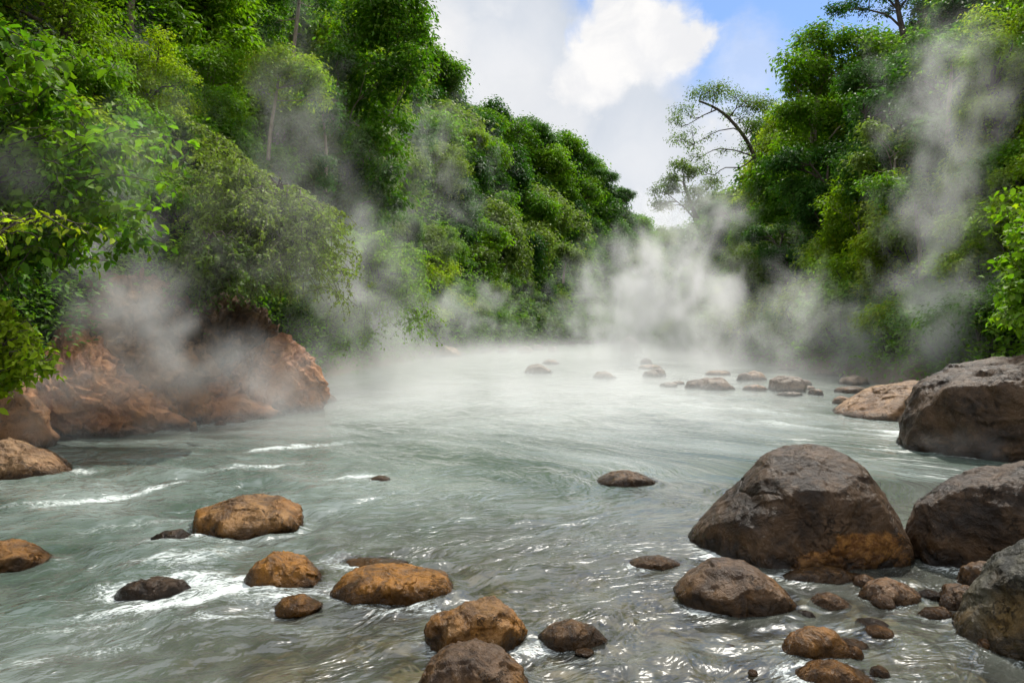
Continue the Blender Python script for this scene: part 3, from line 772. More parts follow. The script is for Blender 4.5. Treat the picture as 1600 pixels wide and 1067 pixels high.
def leaves_fine(C, Out, size, g, droop=0.5, wide=0.5, jitter=0.6):
    """a rounded, folded and drooping leaf of six triangles per point"""
    n = len(C)
    nrm = Out * 0.75 + np.array([0, 0, 0.75]) + g.normal(size=(n, 3)) * jitter * 0.6
    nrm /= np.linalg.norm(nrm, axis=1)[:, None] + 1e-9
    d = Out * 0.7 + np.array([0, 0, -droop]) + g.normal(size=(n, 3)) * 0.65
    d -= nrm * np.sum(d * nrm, 1)[:, None]; d /= np.linalg.norm(d, axis=1)[:, None] + 1e-9
    s_ = np.cross(d, nrm)
    L = (size * g.uniform(0.55, 1.25, n))[:, None]; Wd = L * wide * 0.5
    cup = g.uniform(0.04, 0.14, n)[:, None]; cur = g.uniform(0.05, 0.28, n)[:, None]
    P = [C, C + d * L * 0.26 - s_ * Wd * 0.85 + nrm * L * cup, C + d * L * 0.62 - s_ * Wd * 0.8 + nrm * L * (cup - cur * 0.3), C + d * L - nrm * L * cur,
         C + d * L * 0.62 + s_ * Wd * 0.8 + nrm * L * (cup - cur * 0.3), C + d * L * 0.26 + s_ * Wd * 0.85 + nrm * L * cup, C + d * L * 0.45]
    V = np.stack(P, 1).reshape(-1, 3)
    k = np.arange(n)[:, None] * 7
    Fq = np.vstack([k + np.array([6, i, (i + 1) % 6]) for i in range(6)])
    return V, Fq

def sphere_dirs(n, g, zmin=-0.55):
    z = g.uniform(zmin, 1, n); a = g.uniform(0, 2 * math.pi, n); r = np.sqrt(1 - z * z)
    return np.c_[r * np.cos(a), r * np.sin(a), z]

def crown_mesh(name, lobes, twigs, per, leaf, g, mat, droop=0.5, wide=0.5, spread=2.2, zmin=-0.3, tint_bias=0.0, tassels=0, tassel_len=1.5):
    """lobes: (x, y, z, rx, ry, rz); leafy twigs sit on the lobes' shells"""
    lobes = np.array(lobes, float)
    ns = 7
    SD = sphere_dirs(len(lobes) * ns, g, -0.45)
    LR = np.repeat(lobes, ns, 0)
    sub_r = g.uniform(0.28, 0.50, len(LR))
    lobes = np.c_[LR[:, :3] + SD * LR[:, 3:6] * 0.72, LR[:, 3:6] * sub_r[:, None] * np.array([1.0, 1.0, 0.85])]
    area = lobes[:, 3] * lobes[:, 5]; pr = area / area.sum()
    li = g.choice(len(lobes), twigs, p=pr)
    D_ = sphere_dirs(twigs, g, zmin)
    sh = g.uniform(0.72, 1.0, twigs) ** 0.5
    nz = perlin(D_ * 2.3 + lobes[li, :3] * 1.7 + 31)
    sh = sh * (1 + 0.16 * nz)
    C = lobes[li, :3] + D_ * lobes[li, 3:6] * sh[:, None]
    keep_ = perlin(C * (1.6 / max(leaf * 4, 0.5)) + 77) > -0.42
    C, D_, li = C[keep_], D_[keep_], li[keep_]
    lob_t = np.repeat(g.uniform(0.2, 0.8, len(lobes) // ns), ns) + g.uniform(-0.25, 0.25, len(lobes)); tw_t = g.normal(0, 0.13, len(C))
    tint = lob_t[li] * 0.55 + 0.25 + tw_t + tint_bias
    n = len(C)
    off_ = g.normal(size=(n, per, 3)) * leaf * spread * np.array([0.5, 0.5, 0.38])
    CC = (C[:, None] + off_).reshape(-1, 3)
    DD = np.repeat(D_, per, 0) + off_.reshape(-1, 3) / (leaf * spread) * 0.5
    DD /= np.linalg.norm(DD, axis=1)[:, None] + 1e-9
    tt = np.repeat(tint, per) + g.normal(0, 0.06, n * per)
    if tassels:
        ti = g.choice(n, tassels); base = C[ti]
        m = 14
        ln = g.uniform(0.4, 1.0, tassels) * tassel_len
        fr = np.linspace(0, 1, m)[None, :]
        tp = base[:, None] + np.stack([0.12 * np.sin(fr * 5 + ti[:, None]), 0.12 * np.cos(fr * 4 + ti[:, None]), -fr * ln[:, None]], 2)
        tp = np.repeat(tp.reshape(-1, 3), 3, 0); tp = tp + g.normal(size=tp.shape) * leaf * 0.6
        td = g.normal(size=tp.shape); td[:, 2] = 0; td /= np.linalg.norm(td, axis=1)[:, None]
        CC = np.vstack([CC, tp]); DD = np.vstack([DD, td * 0.6])
        tt = np.r_[tt, np.repeat(tint[ti], m * 3)]
    V, Fq = leaves(CC, DD, leaf, g, droop, wide)
    return mesh_from(name, V, Fq, mat, False, {'tint': ('FLOAT', np.repeat(tt.clip(0, 1), 4))})

def tubes(paths, mat, name='trunk', seg=7):
    """paths: list of (points (n,3), radii (n))"""
    Vs, Fs, off_ = [], [], 0
    for P, R in paths:
        P = np.array(P, float); R = np.array(R, float); n = len(P)
        tdir = np.gradient(P, axis=0); tdir /= np.linalg.norm(tdir, axis=1)[:, None] + 1e-9
        ref = np.array([0.31, 0.95, 0.05])
        u = np.cross(tdir, ref); u /= np.linalg.norm(u, axis=1)[:, None] + 1e-9
        w_ = np.cross(tdir, u)
        a = np.linspace(0, 2 * math.pi, seg, endpoint=False)
        ring = P[:, None] + R[:, None, None] * (np.cos(a)[None, :, None] * u[:, None] + np.sin(a)[None, :, None] * w_[:, None])
        Vs.append(ring.reshape(-1, 3))
        i_, j_ = np.meshgrid(np.arange(n - 1), np.arange(seg), indexing='ij')
        j2 = (j_ + 1) % seg
        Fs.append(np.stack([i_ * seg + j_, i_ * seg + j2, (i_ + 1) * seg + j2, (i_ + 1) * seg + j_], 2).reshape(-1, 4) + off_)
        off_ += n * seg
    return mesh_from(name, np.vstack(Vs), np.vstack(Fs), mat, True)

def wavy(a, b, n, amp, g, bow=0.0):
    a, b = np.array(a, float), np.array(b, float)
    t = np.linspace(0, 1, n)[:, None]
    P = a + (b - a) * t
    P += np.sin(t * math.pi) * g.normal(size=3) * amp
    P[:, 2] += (np.sin(t * math.pi) * bow)[:, 0]
    P[1:-1] += g.normal(size=(n - 2, 3)) * amp * 0.25
    return P

def make_tree(name, g, H, R, leaf, twigs, per, mat, bark, style='dome', **kw):
    """returns an Empty with crown and trunk children, base at origin"""
    root = empty(name)
    lobes = []; paths = []
    top = np.array([g.normal() * 0.3, g.normal() * 0.3, H * 0.72])
    tr = wavy((0, 0, -1.0), top, 9, H * 0.03, g)
    paths.append((tr, np.linspace(H * 0.028, H * 0.011, 9)))
    if style == 'dome':
        nl = 11
        for k in range(nl):
            a = k * 2.4 + g.uniform(0, 0.8); rr = R * math.sqrt(k / nl) * 0.72
            z = H * (0.80 - 0.40 * (rr / R) ** 1.5) + g.normal() * 0.05 * H
            s_ = R * g.uniform(0.34, 0.52)
            lobes.append((rr * math.cos(a), rr * math.sin(a), z, s_, s_, s_ * 0.72))
        for k in range(6):
            a = g.uniform(0, 6.28); rr = R * g.uniform(0.5, 0.8); s_ = R * g.uniform(0.28, 0.4)
            lobes.append((rr * math.cos(a), rr * math.sin(a), H * g.uniform(0.28, 0.5), s_, s_, s_ * 0.8))
    elif style == 'draped':
        for k in range(16):
            z = H * (0.94 - 0.055 * k + g.normal() * 0.02); f = (1 - (z / H)) ** 0.6
            a = k * 2.4 + g.uniform(-0.5, 0.5); rr = R * (0.15 + 0.65 * f) * g.uniform(0.6, 1.0)
            s_ = R * g.uniform(0.26, 0.42)
            lobes.append((rr * math.cos(a), rr * math.sin(a), z, s_, s_, s_ * 1.05))
    elif style == 'umbrella':
        for k in range(13):
            a = k * 2.4; rr = R * math.sqrt((k + .3) / 13) * 0.95; s_ = R * g.uniform(0.28, 0.42)
            z = H * (0.90 - 0.22 * (rr / R) ** 2) - (k % 3) * H * 0.06
            lobes.append((rr * math.cos(a), rr * math.sin(a), z, s_, s_, s_ * 0.38))
    elif style == 'tall':
        for k in range(18):
            z = H * g.uniform(0.35, 0.97); f = math.sin(math.pi * min(1, (1.04 - z / H) / 0.75) ** 0.7)
            a = k * 2.4; rr = R * 0.75 * f * g.uniform(0.5, 1)
            s_ = R * g.uniform(0.28, 0.42)
            lobes.append((rr * math.cos(a), rr * math.sin(a), z, s_, s_, s_ * 0.65))
    elif style == 'open':
        for k in range(15):
            z = H * g.uniform(0.45, 0.97); a = k * 2.4; rr = R * math.sqrt(g.uniform(0.1, 1)) * (0.85 if z > H * .6 else 0.6)
            s_ = R * g.uniform(0.14, 0.26)
            lobes.append((rr * math.cos(a), rr * math.sin(a), z, s_, s_, s_ * 0.6))
    for lb_ in lobes:
        e = np.array(lb_[:3]); zc = min(e[2] * 0.75, top[2] * 0.98)
        i0 = int(np.argmin(np.abs(tr[:, 2] - zc)))
        P = wavy(tr[i0], e, 6, 0.05 * R, g, 0.04 * R)
        paths.append((P, np.linspace(H * 0.010, H * 0.003, 6)))
        if style in ('open', 'umbrella', 'tall'):
            for _ in range(4):
                e2 = e + sphere_dirs(1, g, -0.2)[0] * np.array(lb_[3:6]) * 0.9
                paths.append((wavy(P[3], e2, 4, 0.03 * R, g), np.linspace(H * 0.004, H * 0.0015, 4)))
    link('crown', crown_mesh('crown', lobes, twigs, per, leaf, g, mat, **kw), root)
    link('trunk', tubes(paths, bark, seg=6), root)
    return root

def make_shrub(name, g, R, leaf, twigs, per, mat, **kw):
    root = empty(name)
    lobes, paths = [], []
    for k in range(9):
        a = k * 2.4; rr = R * math.sqrt(k / 9) * 0.75; s_ = R * g.uniform(0.34, 0.5)
        z = R * (0.95 - 0.55 * (rr / R) ** 1.5)
        lobes.append((rr * math.cos(a), rr * math.sin(a), z, s_, s_, s_ * 0.8))
        paths.append((wavy((0, 0, -0.3), (rr * math.cos(a), rr * math.sin(a), z), 6, 0.05 * R, g), np.linspace(0.03 * R, 0.008 * R, 6)))
    link('foliage', crown_mesh('foliage', lobes, twigs, per, leaf, g, mat, **kw), root)
    link('stem', tubes(paths, M_BARK, 'stem', 5), root)
    return root

class Kind:
    def __init__(s, proto, look, H): s.proto, s.look, s.H, s.used = proto, look, H, False
    def place(s, loc, rz, sc, label, cat, group, tilt=(0, 0)):
        o = s.proto if not s.used else copy_tree(s.proto)
        s.used = True
        o.location = loc; o.rotation_euler = (tilt[0], tilt[1], rz); o.scale = sc if isinstance(sc, tuple) else (sc, sc, sc)
        return tag(o, label, cat, group)
G = lambda s_: np.random.default_rng(s_)
NEAR = [Kind(make_tree('broadleaf_tree', G(1), 6.5, 2.6, 0.22, 1500, 7, M_LEAF, M_BARK_P, 'dome', tassels=60, tassel_len=2.2), 'rounded mid green tree', 6.5),
        Kind(make_tree('vine_draped_tree', G(2), 7.5, 2.5, 0.15, 2200, 9, M_LEAF_Y, M_BARK, 'draped', tassels=150, tassel_len=3.2), 'tall yellow green vine-draped tree', 7.5),
        Kind(make_tree('broadleaf_tree', G(3), 8.0, 2.7, 0.13, 1900, 9, M_LEAF_D, M_BARK_P, 'tall', tassels=40, tassel_len=1.2), 'tall dark green tree', 8.0),
        Kind(make_tree('vine_draped_tree', G(4), 7.0, 2.6, 0.16, 2100, 9, M_LEAF, M_BARK, 'draped', tassels=170, tassel_len=3.4), 'vine-draped mid green tree', 7.0)]
MID = [Kind(make_tree('broadleaf_tree', G(11), 9, 3.3, 0.36, 1200, 6, M_LEAF, M_BARK_P, 'dome', tassels=40, tassel_len=2), 'rounded mid green tree', 9),
       Kind(make_tree('vine_draped_tree', G(12), 10, 3.0, 0.32, 1500, 7, M_LEAF_Y, M_BARK, 'draped', tassels=190, tassel_len=4.5), 'yellow green vine-draped tree', 10),
       Kind(make_tree('broadleaf_tree', G(13), 10, 3.4, 0.26, 1700, 8, M_LEAF_D, M_BARK, 'tall', tassels=40, tassel_len=2), 'tall dark green tree', 10),
       Kind(make_tree('vine_draped_tree', G(14), 10, 3.1, 0.31, 1500, 7, M_LEAF, M_BARK, 'draped', tassels=200, tassel_len=5), 'vine-draped mid green tree', 10),
       Kind(make_tree('broadleaf_tree', G(15), 9, 3.6, 0.30, 1500, 8, M_LEAF_G, M_BARK_P, 'dome', tassels=30, tassel_len=2), 'dull grey green rounded tree', 9)]
FAR = [Kind(make_tree('broadleaf_tree', G(21), 9, 3.6, 0.56, 900, 6, M_LEAF_D, M_BARK, 'dome'), 'small dark rounded tree', 9),
       Kind(make_tree('broadleaf_tree', G(22), 10, 3.2, 0.52, 900, 6, M_LEAF, M_BARK, 'tall'), 'small mid green tree', 10),
       Kind(make_tree('broadleaf_tree', G(23), 9.5, 3.3, 0.55, 900, 6, M_LEAF_D, M_BARK, 'draped'), 'small dark conical tree', 9.5),
       Kind(make_tree('broadleaf_tree', G(24), 9, 3.4, 0.55, 900, 6, M_LEAF_G, M_BARK, 'dome'), 'small dull green tree', 9)]
RIDGE = [Kind(make_tree('umbrella_tree', G(31), 8.5, 3.9, 0.34, 1300, 6, M_LEAF_D, M_BARK, 'umbrella', zmin=-0.2), 'flat-topped tree', 9.5),
         Kind(make_tree('umbrella_tree', G(32), 9.5, 3.5, 0.34, 1200, 6, M_LEAF_D, M_BARK, 'umbrella', zmin=-0.2), 'layered dark tree', 10.5)]
SH_N = [Kind(make_shrub('leafy_shrub', G(41), 1.2, 0.12, 620, 9, M_LEAF), 'mid green', 1.2),
        Kind(make_shrub('leafy_shrub', G(42), 1.2, 0.13, 620, 9, M_LEAF_Y), 'yellow green', 1.2),
        Kind(make_shrub('leafy_shrub', G(43), 1.2, 0.11, 680, 9, M_LEAF_G, tassels=30, tassel_len=0.8), 'dull green', 1.2)]
SH_M = [Kind(make_shrub('leafy_shrub', G(51), 1.7, 0.2, 480, 8, M_LEAF, tassels=20, tassel_len=1), 'mid green', 1.7),
        Kind(make_shrub('leafy_shrub', G(52), 1.7, 0.2, 480, 8, M_LEAF_Y), 'yellow green', 1.7),
        Kind(make_shrub('leafy_shrub', G(53), 1.7, 0.2, 480, 8, M_LEAF_G), 'dull green', 1.7)]

def project(P):
    c_, s_ = math.cos(PITCH), math.sin(PITCH)
    x, y, z = P[:, 0], P[:, 1], P[:, 2] - CAM_H
    yc = y * c_ - z * s_; zc = y * s_ + z * c_
    return 800 + F * x / yc, 533.5 - F * zc / yc, yc

def scatter(loft, side, spacing_fn, tmax=1.03, seed=0, limit=(-160, 1760)):
    g = G(seed); pts = []
    A = g.uniform(0, 1, 26000); T_ = g.uniform(0.02, tmax, 26000)
    P = loft.pos(A, T_)
    px, py, yc = project(P)
    ok = (yc > 3) & (px > limit[0]) & (px < limit[1]) & (py > -330)
    P, T_ = P[ok], T_[ok]
    grid = {}
    for p, t_ in zip(P, T_):
        sp = spacing_fn(p[1], t_)
        key = (int(p[0] // 3), int(p[1] // 3), int(p[2] // 3)); good = True
        for a in (-2, -1, 0, 1, 2):
            for b in (-2, -1, 0, 1, 2):
                for c_ in (-2, -1, 0, 1, 2):
                    for q_ in grid.get((key[0] + a, key[1] + b, key[2] + c_), ()):
                        if (q_[0] - p[0]) ** 2 + (q_[1] - p[1]) ** 2 + (q_[2] - p[2]) ** 2 < sp * sp: good = False; break
                    if not good: break
                if not good: break
            if not good: break
        if good:
            grid.setdefault(key, []).append(p); pts.append((p, t_))
    return pts

def zone(side, p, t_):
    hgt = 'low' if t_ < 0.2 else 'partway up' if t_ < 0.65 else 'high up'
    d = 'nearest part' if p[1] < 20 else 'nearer part' if p[1] < 33 else 'middle part' if p[1] < 52 else 'farther part' if p[1] < 78 else 'far end'
    return f'{hgt} on {d} of {side} slope', f'{side} hillside, {d}, {hgt}'

g0 = G(100)
ntree = nshrub = 0
for side, loft, sd0 in (('left', LH, 3), ('right', RH, 4)):
    pts = scatter(loft, side, lambda y, t_: 3.0 if y < 24 else 3.9 if y < 60 else 4.6, seed=sd0)
    for p, t_ in pts:
        y = p[1]
        if t_ < 0.07: continue
        kinds = NEAR if y < 27 else MID if y < 72 else FAR
        n = perlin(np.array([[p[0] * 0.07, p[1] * 0.07, p[2] * 0.07 + 5]]))[0] + g0.normal() * 0.35
        ki = int(np.clip((n + 0.8) / 1.6 * len(kinds), 0, len(kinds) - 1))
        k = kinds[ki]
        sc = g0.uniform(0.75, 1.15) * (0.62 if t_ < 0.16 else 0.85 if t_ < 0.4 else 1.0)
        loc = (p[0], p[1], p[2] - 0.3 * k.H * sc * (0.55 if t_ > 0.85 else 0.8))
        z1, z2 = zone(side, p, t_)
        sz = 'compact ' if sc < 0.72 else 'broad ' if sc > 0.98 else ''
        k.place(loc, g0.uniform(0, 6.28), (sc, sc, sc * g0.uniform(0.9, 1.15)), f'{sz}{k.look} {z1}', 'tree', f'{sz}{k.look}s, {z2}', (g0.normal() * 0.08, g0.normal() * 0.08))
        ntree += 1
    pts = scatter(loft, side, lambda y, t_: 1.7 if y < 24 else 2.8, tmax=0.16, seed=sd0 + 10)
    for p, t_ in pts:
        if p[1] > 95: continue
        kinds = SH_N if p[1] < 27 else SH_M
        k = kinds[g0.integers(0, 3)]
        z1, z2 = zone(side, p, 0.1)
        sc = g0.uniform(0.7, 1.4)
        if side == 'left' and 8 < p[1] < 24 and p[2] < 3.0: continue
        k.place((p[0], p[1], p[2] - 0.15), g0.uniform(0, 6.28), sc, f'{k.look} leafy shrub {z1}', 'shrub', f'{k.look} shrubs, {z2}')
        nshrub += 1
print('trees', ntree, 'shrubs', nshrub)
for kl in (NEAR, MID, FAR, RIDGE, SH_N, SH_M):
    for k in kl:
        if not k.used: print('unused', k.look)

# undergrowth that covers the slopes between the trees
def undergrowth(name, loft, seed, n):
    g = G(seed)
    A = g.uniform(0, 1, n) ** 1.15; T_ = np.where(g.uniform(size=n) < 0.2, g.uniform(0.001, 0.07, n), g.uniform(0.015, 1.02, n))
    P = loft.pos(A, T_)
    px, py, yc = project(P)
    ok = (yc > 3) & (px > -200) & (px < 1800) & (py > -400)
    if loft is LH: ok &= ~((P[:, 2] < 1.7) & (P[:, 1] < 24) & (P[:, 1] > 8))
    P = P[ok]
    m = len(P); per = 7
    lf = 0.10 + 0.0042 * P[:, 1]
    up = np.array([0.35 if loft is LH else -0.35, -0.3, 0.8])
    off_ = g.normal(size=(m, per, 3)) * lf[:, None, None] * 2.0
    CC = (P[:, None] + off_ + up * lf[:, None, None] * 2).reshape(-1, 3)
    DD = up + g.normal(size=(m * per, 3)) * 0.5; DD /= np.linalg.norm(DD, axis=1)[:, None]
    V, Fq = leaves(CC, DD, np.repeat(lf, per), g, 0.6, 0.5)
    nz = fbm(P * 0.35, 2) * 0.5 + 0.4 + g.normal(0, 0.1, m)
    tag(link(name, mesh_from(name, V, Fq, M_LEAF, False, {'tint': ('FLOAT', np.repeat(np.repeat(nz.clip(0, 1), per), 4))})),
        f'leafy undergrowth covering the {"left" if loft is LH else "right"} hillside between the trees', 'undergrowth', kind='stuff')
undergrowth('undergrowth', LH, 301, 42000)
undergrowth('undergrowth', RH, 302, 34000)
# wood on the far hill behind the valley
g = G(305)
P = FH.pos(g.uniform(0, 1, 9000), g.uniform(0.1, 1.0, 9000))
P = P[(np.abs(P[:, 0] - 50) < 60)]
lob = np.c_[P, np.full(len(P), 3.0), np.full(len(P), 3.0), np.full(len(P), 3.0)][:600]
tag(link('far_wood', crown_mesh('far_wood', lob, 9000, 4, 1.0, g, M_LEAF_D)), 'distant wood on the low hill at the valley end', 'wood', kind='stuff')


# flat-topped trees standing on the left ridge against the sky
RT = [(704, 148, 108, 0.75, 0), (735, 158, 111, 0.85, 1), (782, 168, 116, 1.0, 0), (826, 176, 117, 0.95, 0), (850, 200, 121, 0.7, 1), (899, 222, 129, 1.1, 1), (938, 258, 134, 0.85, 0), (974, 288, 140, 0.72, 1)]
RTL = ['low flat-topped tree on the left ridge nearest the big overhanging tree', 'layered dark tree second along the left ridge', 'wide flat-topped tree at the highest part of the far left ridge',
       'flat-topped tree right of the widest one on the left ridge', 'small layered tree where the left ridge drops', 'tall layered pine-like tree standing clear of the descending left ridge',
       'flat-topped tree on the step below the tall layered pine-like tree', 'lone small tree with bare trunk at the low end of the left ridge']
for (px, py, Y, sc, ki), lab in zip(RT, RTL):
    k = RIDGE[ki]; x, y, z = at(px, py, Y)
    k.place((x, y, z - k.H * sc * 0.97), px * 0.7, sc, lab, 'tree', 'flat-topped trees on the left ridge')

def custom_tree(name, label, cat, Y, lobes, trunk, limbs, leaf, twigs, per, mat, bark, seed, r0, r1, dspread=0.7, flat=0.7, group=None, **kw):
    """lobes (px, py, r, ry) and branch lines given as seen, each with its own distance about Y"""
    g = G(seed)
    px, py = trunk[0]; ox, oy, oz = at(px, py, Y)
    root = empty(name, (ox, oy, oz))
    def loc(px, py, dy): x, y, z = at(px, py, Y + dy); return np.array([x - ox, y - oy, z - oz])
    u = Y / F
    LB = []
    ext = max(l[2] for l in lobes) * u
    for l in lobes:
        dy = g.uniform(-1, 1) * ext * dspread * 1.6
        p = loc(l[0], l[1], dy); r_ = l[2] * u
        LB.append((*p, r_, r_, r_ * (l[3] if len(l) > 3 else flat)))
    T0 = np.array([loc(a, b, i * 0.15) for i, (a, b) in enumerate(trunk)])
    s_ = np.linspace(0, 1, 14); k = np.linspace(0, 1, len(T0))
    TP = np.stack([np.interp(s_, k, T0[:, i]) for i in range(3)], 1)
    TP[1:-1] = 0.25 * TP[:-2] + 0.5 * TP[1:-1] + 0.25 * TP[2:]
    paths = [(TP, np.linspace(r0, r1, 14))]
    for lm in limbs:
        Lp = np.array([loc(a, b, 0.3 * g.normal() * i) for i, (a, b) in enumerate(lm)])
        Lp[0] = TP[int(np.argmin(np.linalg.norm(TP - Lp[0], axis=1)))]
        kk = np.linspace(0, 1, len(Lp)); ss = np.linspace(0, 1, 9)
        Q = np.stack([np.interp(ss, kk, Lp[:, i]) for i in range(3)], 1)
        paths.append((Q, np.linspace(r1 * 0.8, r1 * 0.3, 9)))
    pool = np.vstack([p[0][2:] for p in paths])
    for lb_ in LB:
        e = np.array(lb_[:3]); d = np.linalg.norm(pool - e, axis=1) + np.clip(pool[:, 2] - e[2], 0, 9) * 1.5
        P = wavy(pool[int(np.argmin(d))], e, 6, 0.06 * lb_[3] * 3, g)
        paths.append((P, np.linspace(r1 * 0.5, r1 * 0.16, 6)))
        for _ in range(4):
            e2 = e + sphere_dirs(1, g, -0.2)[0] * np.array(lb_[3:6]) * 0.9
            paths.append((wavy(P[3], e2, 4, 0.03 * lb_[3], g), np.linspace(r1 * 0.2, r1 * 0.08, 4)))
    link('crown', crown_mesh('crown', LB, twigs, per, leaf, g, mat, **kw), root)
    link('trunk', tubes(paths, bark, seg=7), root)
    return tag(root, label, cat, group)

custom_tree('leaning_tree', 'open-crowned tree leaning left over the valley with its bare limbs against the cloud', 'tree', 62,
    [(1072, 176, 17), (1094, 152, 20), (1118, 146, 20), (1145, 152, 18), (1170, 160, 18), (1190, 172, 22), (1063, 218, 12), (1078, 228, 13), (1090, 246, 12), (1110, 215, 9), (1140, 180, 10), (1160, 190, 12),
     (1058, 190, 9), (1130, 240, 10), (1180, 205, 20), (1200, 225, 22), (1100, 265, 10), (1112, 285, 12), (1082, 205, 8), (1165, 235, 12)],
    [(1196, 300), (1182, 250), (1165, 215), (1140, 185), (1118, 168), (1092, 158)],
    [[(1165, 215), (1150, 200), (1120, 205), (1085, 225)], [(1182, 250), (1150, 235), (1120, 232), (1095, 245)], [(1140, 185), (1150, 170), (1165, 160)], [(1182, 250), (1160, 262), (1130, 262), (1110, 280)], [(1118, 168), (1100, 180), (1075, 195)]],
    0.22, 1150, 7, M_LEAF_G, M_BARK, 401, 0.22, 0.09, tint_bias=-0.3, flat=0.7, spread=3.2)
custom_tree('round_crowned_tree', 'pale thin-leaved round tree in mist below the leaning tree', 'tree', 92,
    [(1065, 262, 16), (1045, 282, 16), (1085, 278, 18), (1030, 302, 13), (1060, 300, 18), (1092, 305, 16), (1110, 290, 14), (1040, 322, 12), (1075, 322, 16), (1105, 325, 15), (1120, 310, 14), (1025, 320, 8)],
    [(1094, 372), (1090, 345), (1080, 320), (1068, 285)],
    [[(1090, 345), (1070, 325), (1045, 305)], [(1080, 320), (1098, 300), (1112, 290)], [(1090, 345), (1110, 330), (1125, 312)]],
    0.34, 1100, 6, M_LEAF_G, M_BARK, 402, 0.45, 0.16, flat=0.8, tint_bias=-0.25)
custom_tree('spreading_tree', 'dark open-branched tree at the top edge with a long limb reaching left', 'tree', 40,
    [(1312, 18, 12), (1335, 10, 14), (1352, 18, 10), (1372, -8, 20), (1400, -20, 26), (1430, -12, 26), (1380, 22, 10), (1405, 12, 14), (1445, 15, 18), (1460, 35, 16), (1425, 35, 9), (1300, 12, 7), (1350, -15, 18)],
    [(1418, 110), (1416, 70), (1408, 40), (1402, 10), (1398, -25)],
    [[(1408, 40), (1388, 24), (1350, 14), (1310, 16)], [(1402, 10), (1420, -5), (1440, -15)], [(1416, 70), (1432, 40), (1450, 20)], [(1402, 15), (1385, -5), (1365, -15)]],
    0.17, 1000, 8, M_LEAF_D, M_BARK, 403, 0.22, 0.09, flat=0.5)
custom_tree('overhanging_tree', 'big dark green tree leaning out from the left slope against the sky', 'tree', 34,
    [(600, -40, 55), (630, 10, 36), (590, 20, 45), (650, 50, 22), (560, 60, 45), (610, 70, 42), (640, 90, 28), (662, 110, 15), (540, 110, 40), (590, 130, 45), (640, 125, 22), (560, 170, 42), (610, 180, 36),
     (530, 210, 32), (580, 230, 40), (615, 235, 26), (550, 270, 36), (600, 280, 34), (560, 320, 40), (520, 290, 26), (610, 320, 24)],
    [(508, 420), (512, 300), (516, 190), (528, 130), (548, 80), (570, 20), (585, -30)],
    [[(528, 130), (545, 100), (590, 100), (640, 110)], [(548, 80), (580, 50), (625, 30)], [(516, 190), (545, 190), (590, 210)], [(512, 300), (540, 270), (575, 260)]],
    0.26, 3000, 7, M_LEAF, M_BARK_P, 404, 0.22, 0.09, flat=0.75, zmin=-0.5, tassels=60, tassel_len=1.6, tint_bias=-0.03)
custom_tree('overhanging_tree', 'vine-laden tree with a bright green crown at the upper edge of the right forest', 'tree', 46,
    [(1262, 60, 30), (1240, 100, 24), (1290, 85, 38), (1235, 140, 20), (1330, 75, 34), (1270, 130, 40), (1365, 70, 30), (1315, 125, 40), (1225, 175, 16), (1260, 185, 36), (1355, 120, 34), (1300, 190, 38), (1230, 225, 22), (1340, 180, 34), (1270, 245, 34),
     (1385, 110, 26), (1310, 250, 30), (1285, 300, 24), (1330, 290, 22)],
    [(1284, 420), (1280, 320), (1270, 240), (1272, 180), (1285, 120), (1300, 80)],
    [[(1272, 180), (1250, 150), (1238, 110)], [(1285, 120), (1320, 100), (1350, 80)], [(1270, 240), (1310, 200), (1345, 180)]],
    0.29, 2800, 7, M_LEAF, M_BARK_P, 405, 0.30, 0.12, flat=0.75, tassels=200, tassel_len=4.5)

# pale slender trunks showing between the leaves of the left slope
for k, (pts_, Y, rr, lab, crown_l) in enumerate([
    ([(419, 250), (423, 200), (430, 160), (436, 120)], 24, 0.055, 'slender tree with a pale bare trunk and small crown on the left slope', [(412, 110, 30), (445, 95, 28), (470, 110, 26), (490, 130, 24), (400, 135, 22), (500, 155, 15), (455, 135, 24)]),
    ([(462, 130), (458, 80), (466, 20), (470, -30)], 27, 0.07, 'thin pale trunked tree rising past the top edge left of the big dark tree', [(470, -30, 40), (440, 0, 26), (500, 10, 22), (430, 35, 18)]),
    ([(508, 300), (510, 240), (506, 190), (500, 150)], 26, 0.05, 'thin vine-wrapped trunk beside the foot of the big dark tree', [(500, 140, 18), (512, 175, 12), (508, 250, 9), (510, 285, 10)])]):
    custom_tree('slender_tree', lab, 'tree', Y, crown_l, pts_, [], 0.15, 620 if k < 2 else 200, 8, M_LEAF_Y if k == 0 else M_LEAF_D, M_BARK_P, 410 + k, rr * 1.3, rr * 0.8, flat=0.7, tassels=20, tassel_len=0.8)

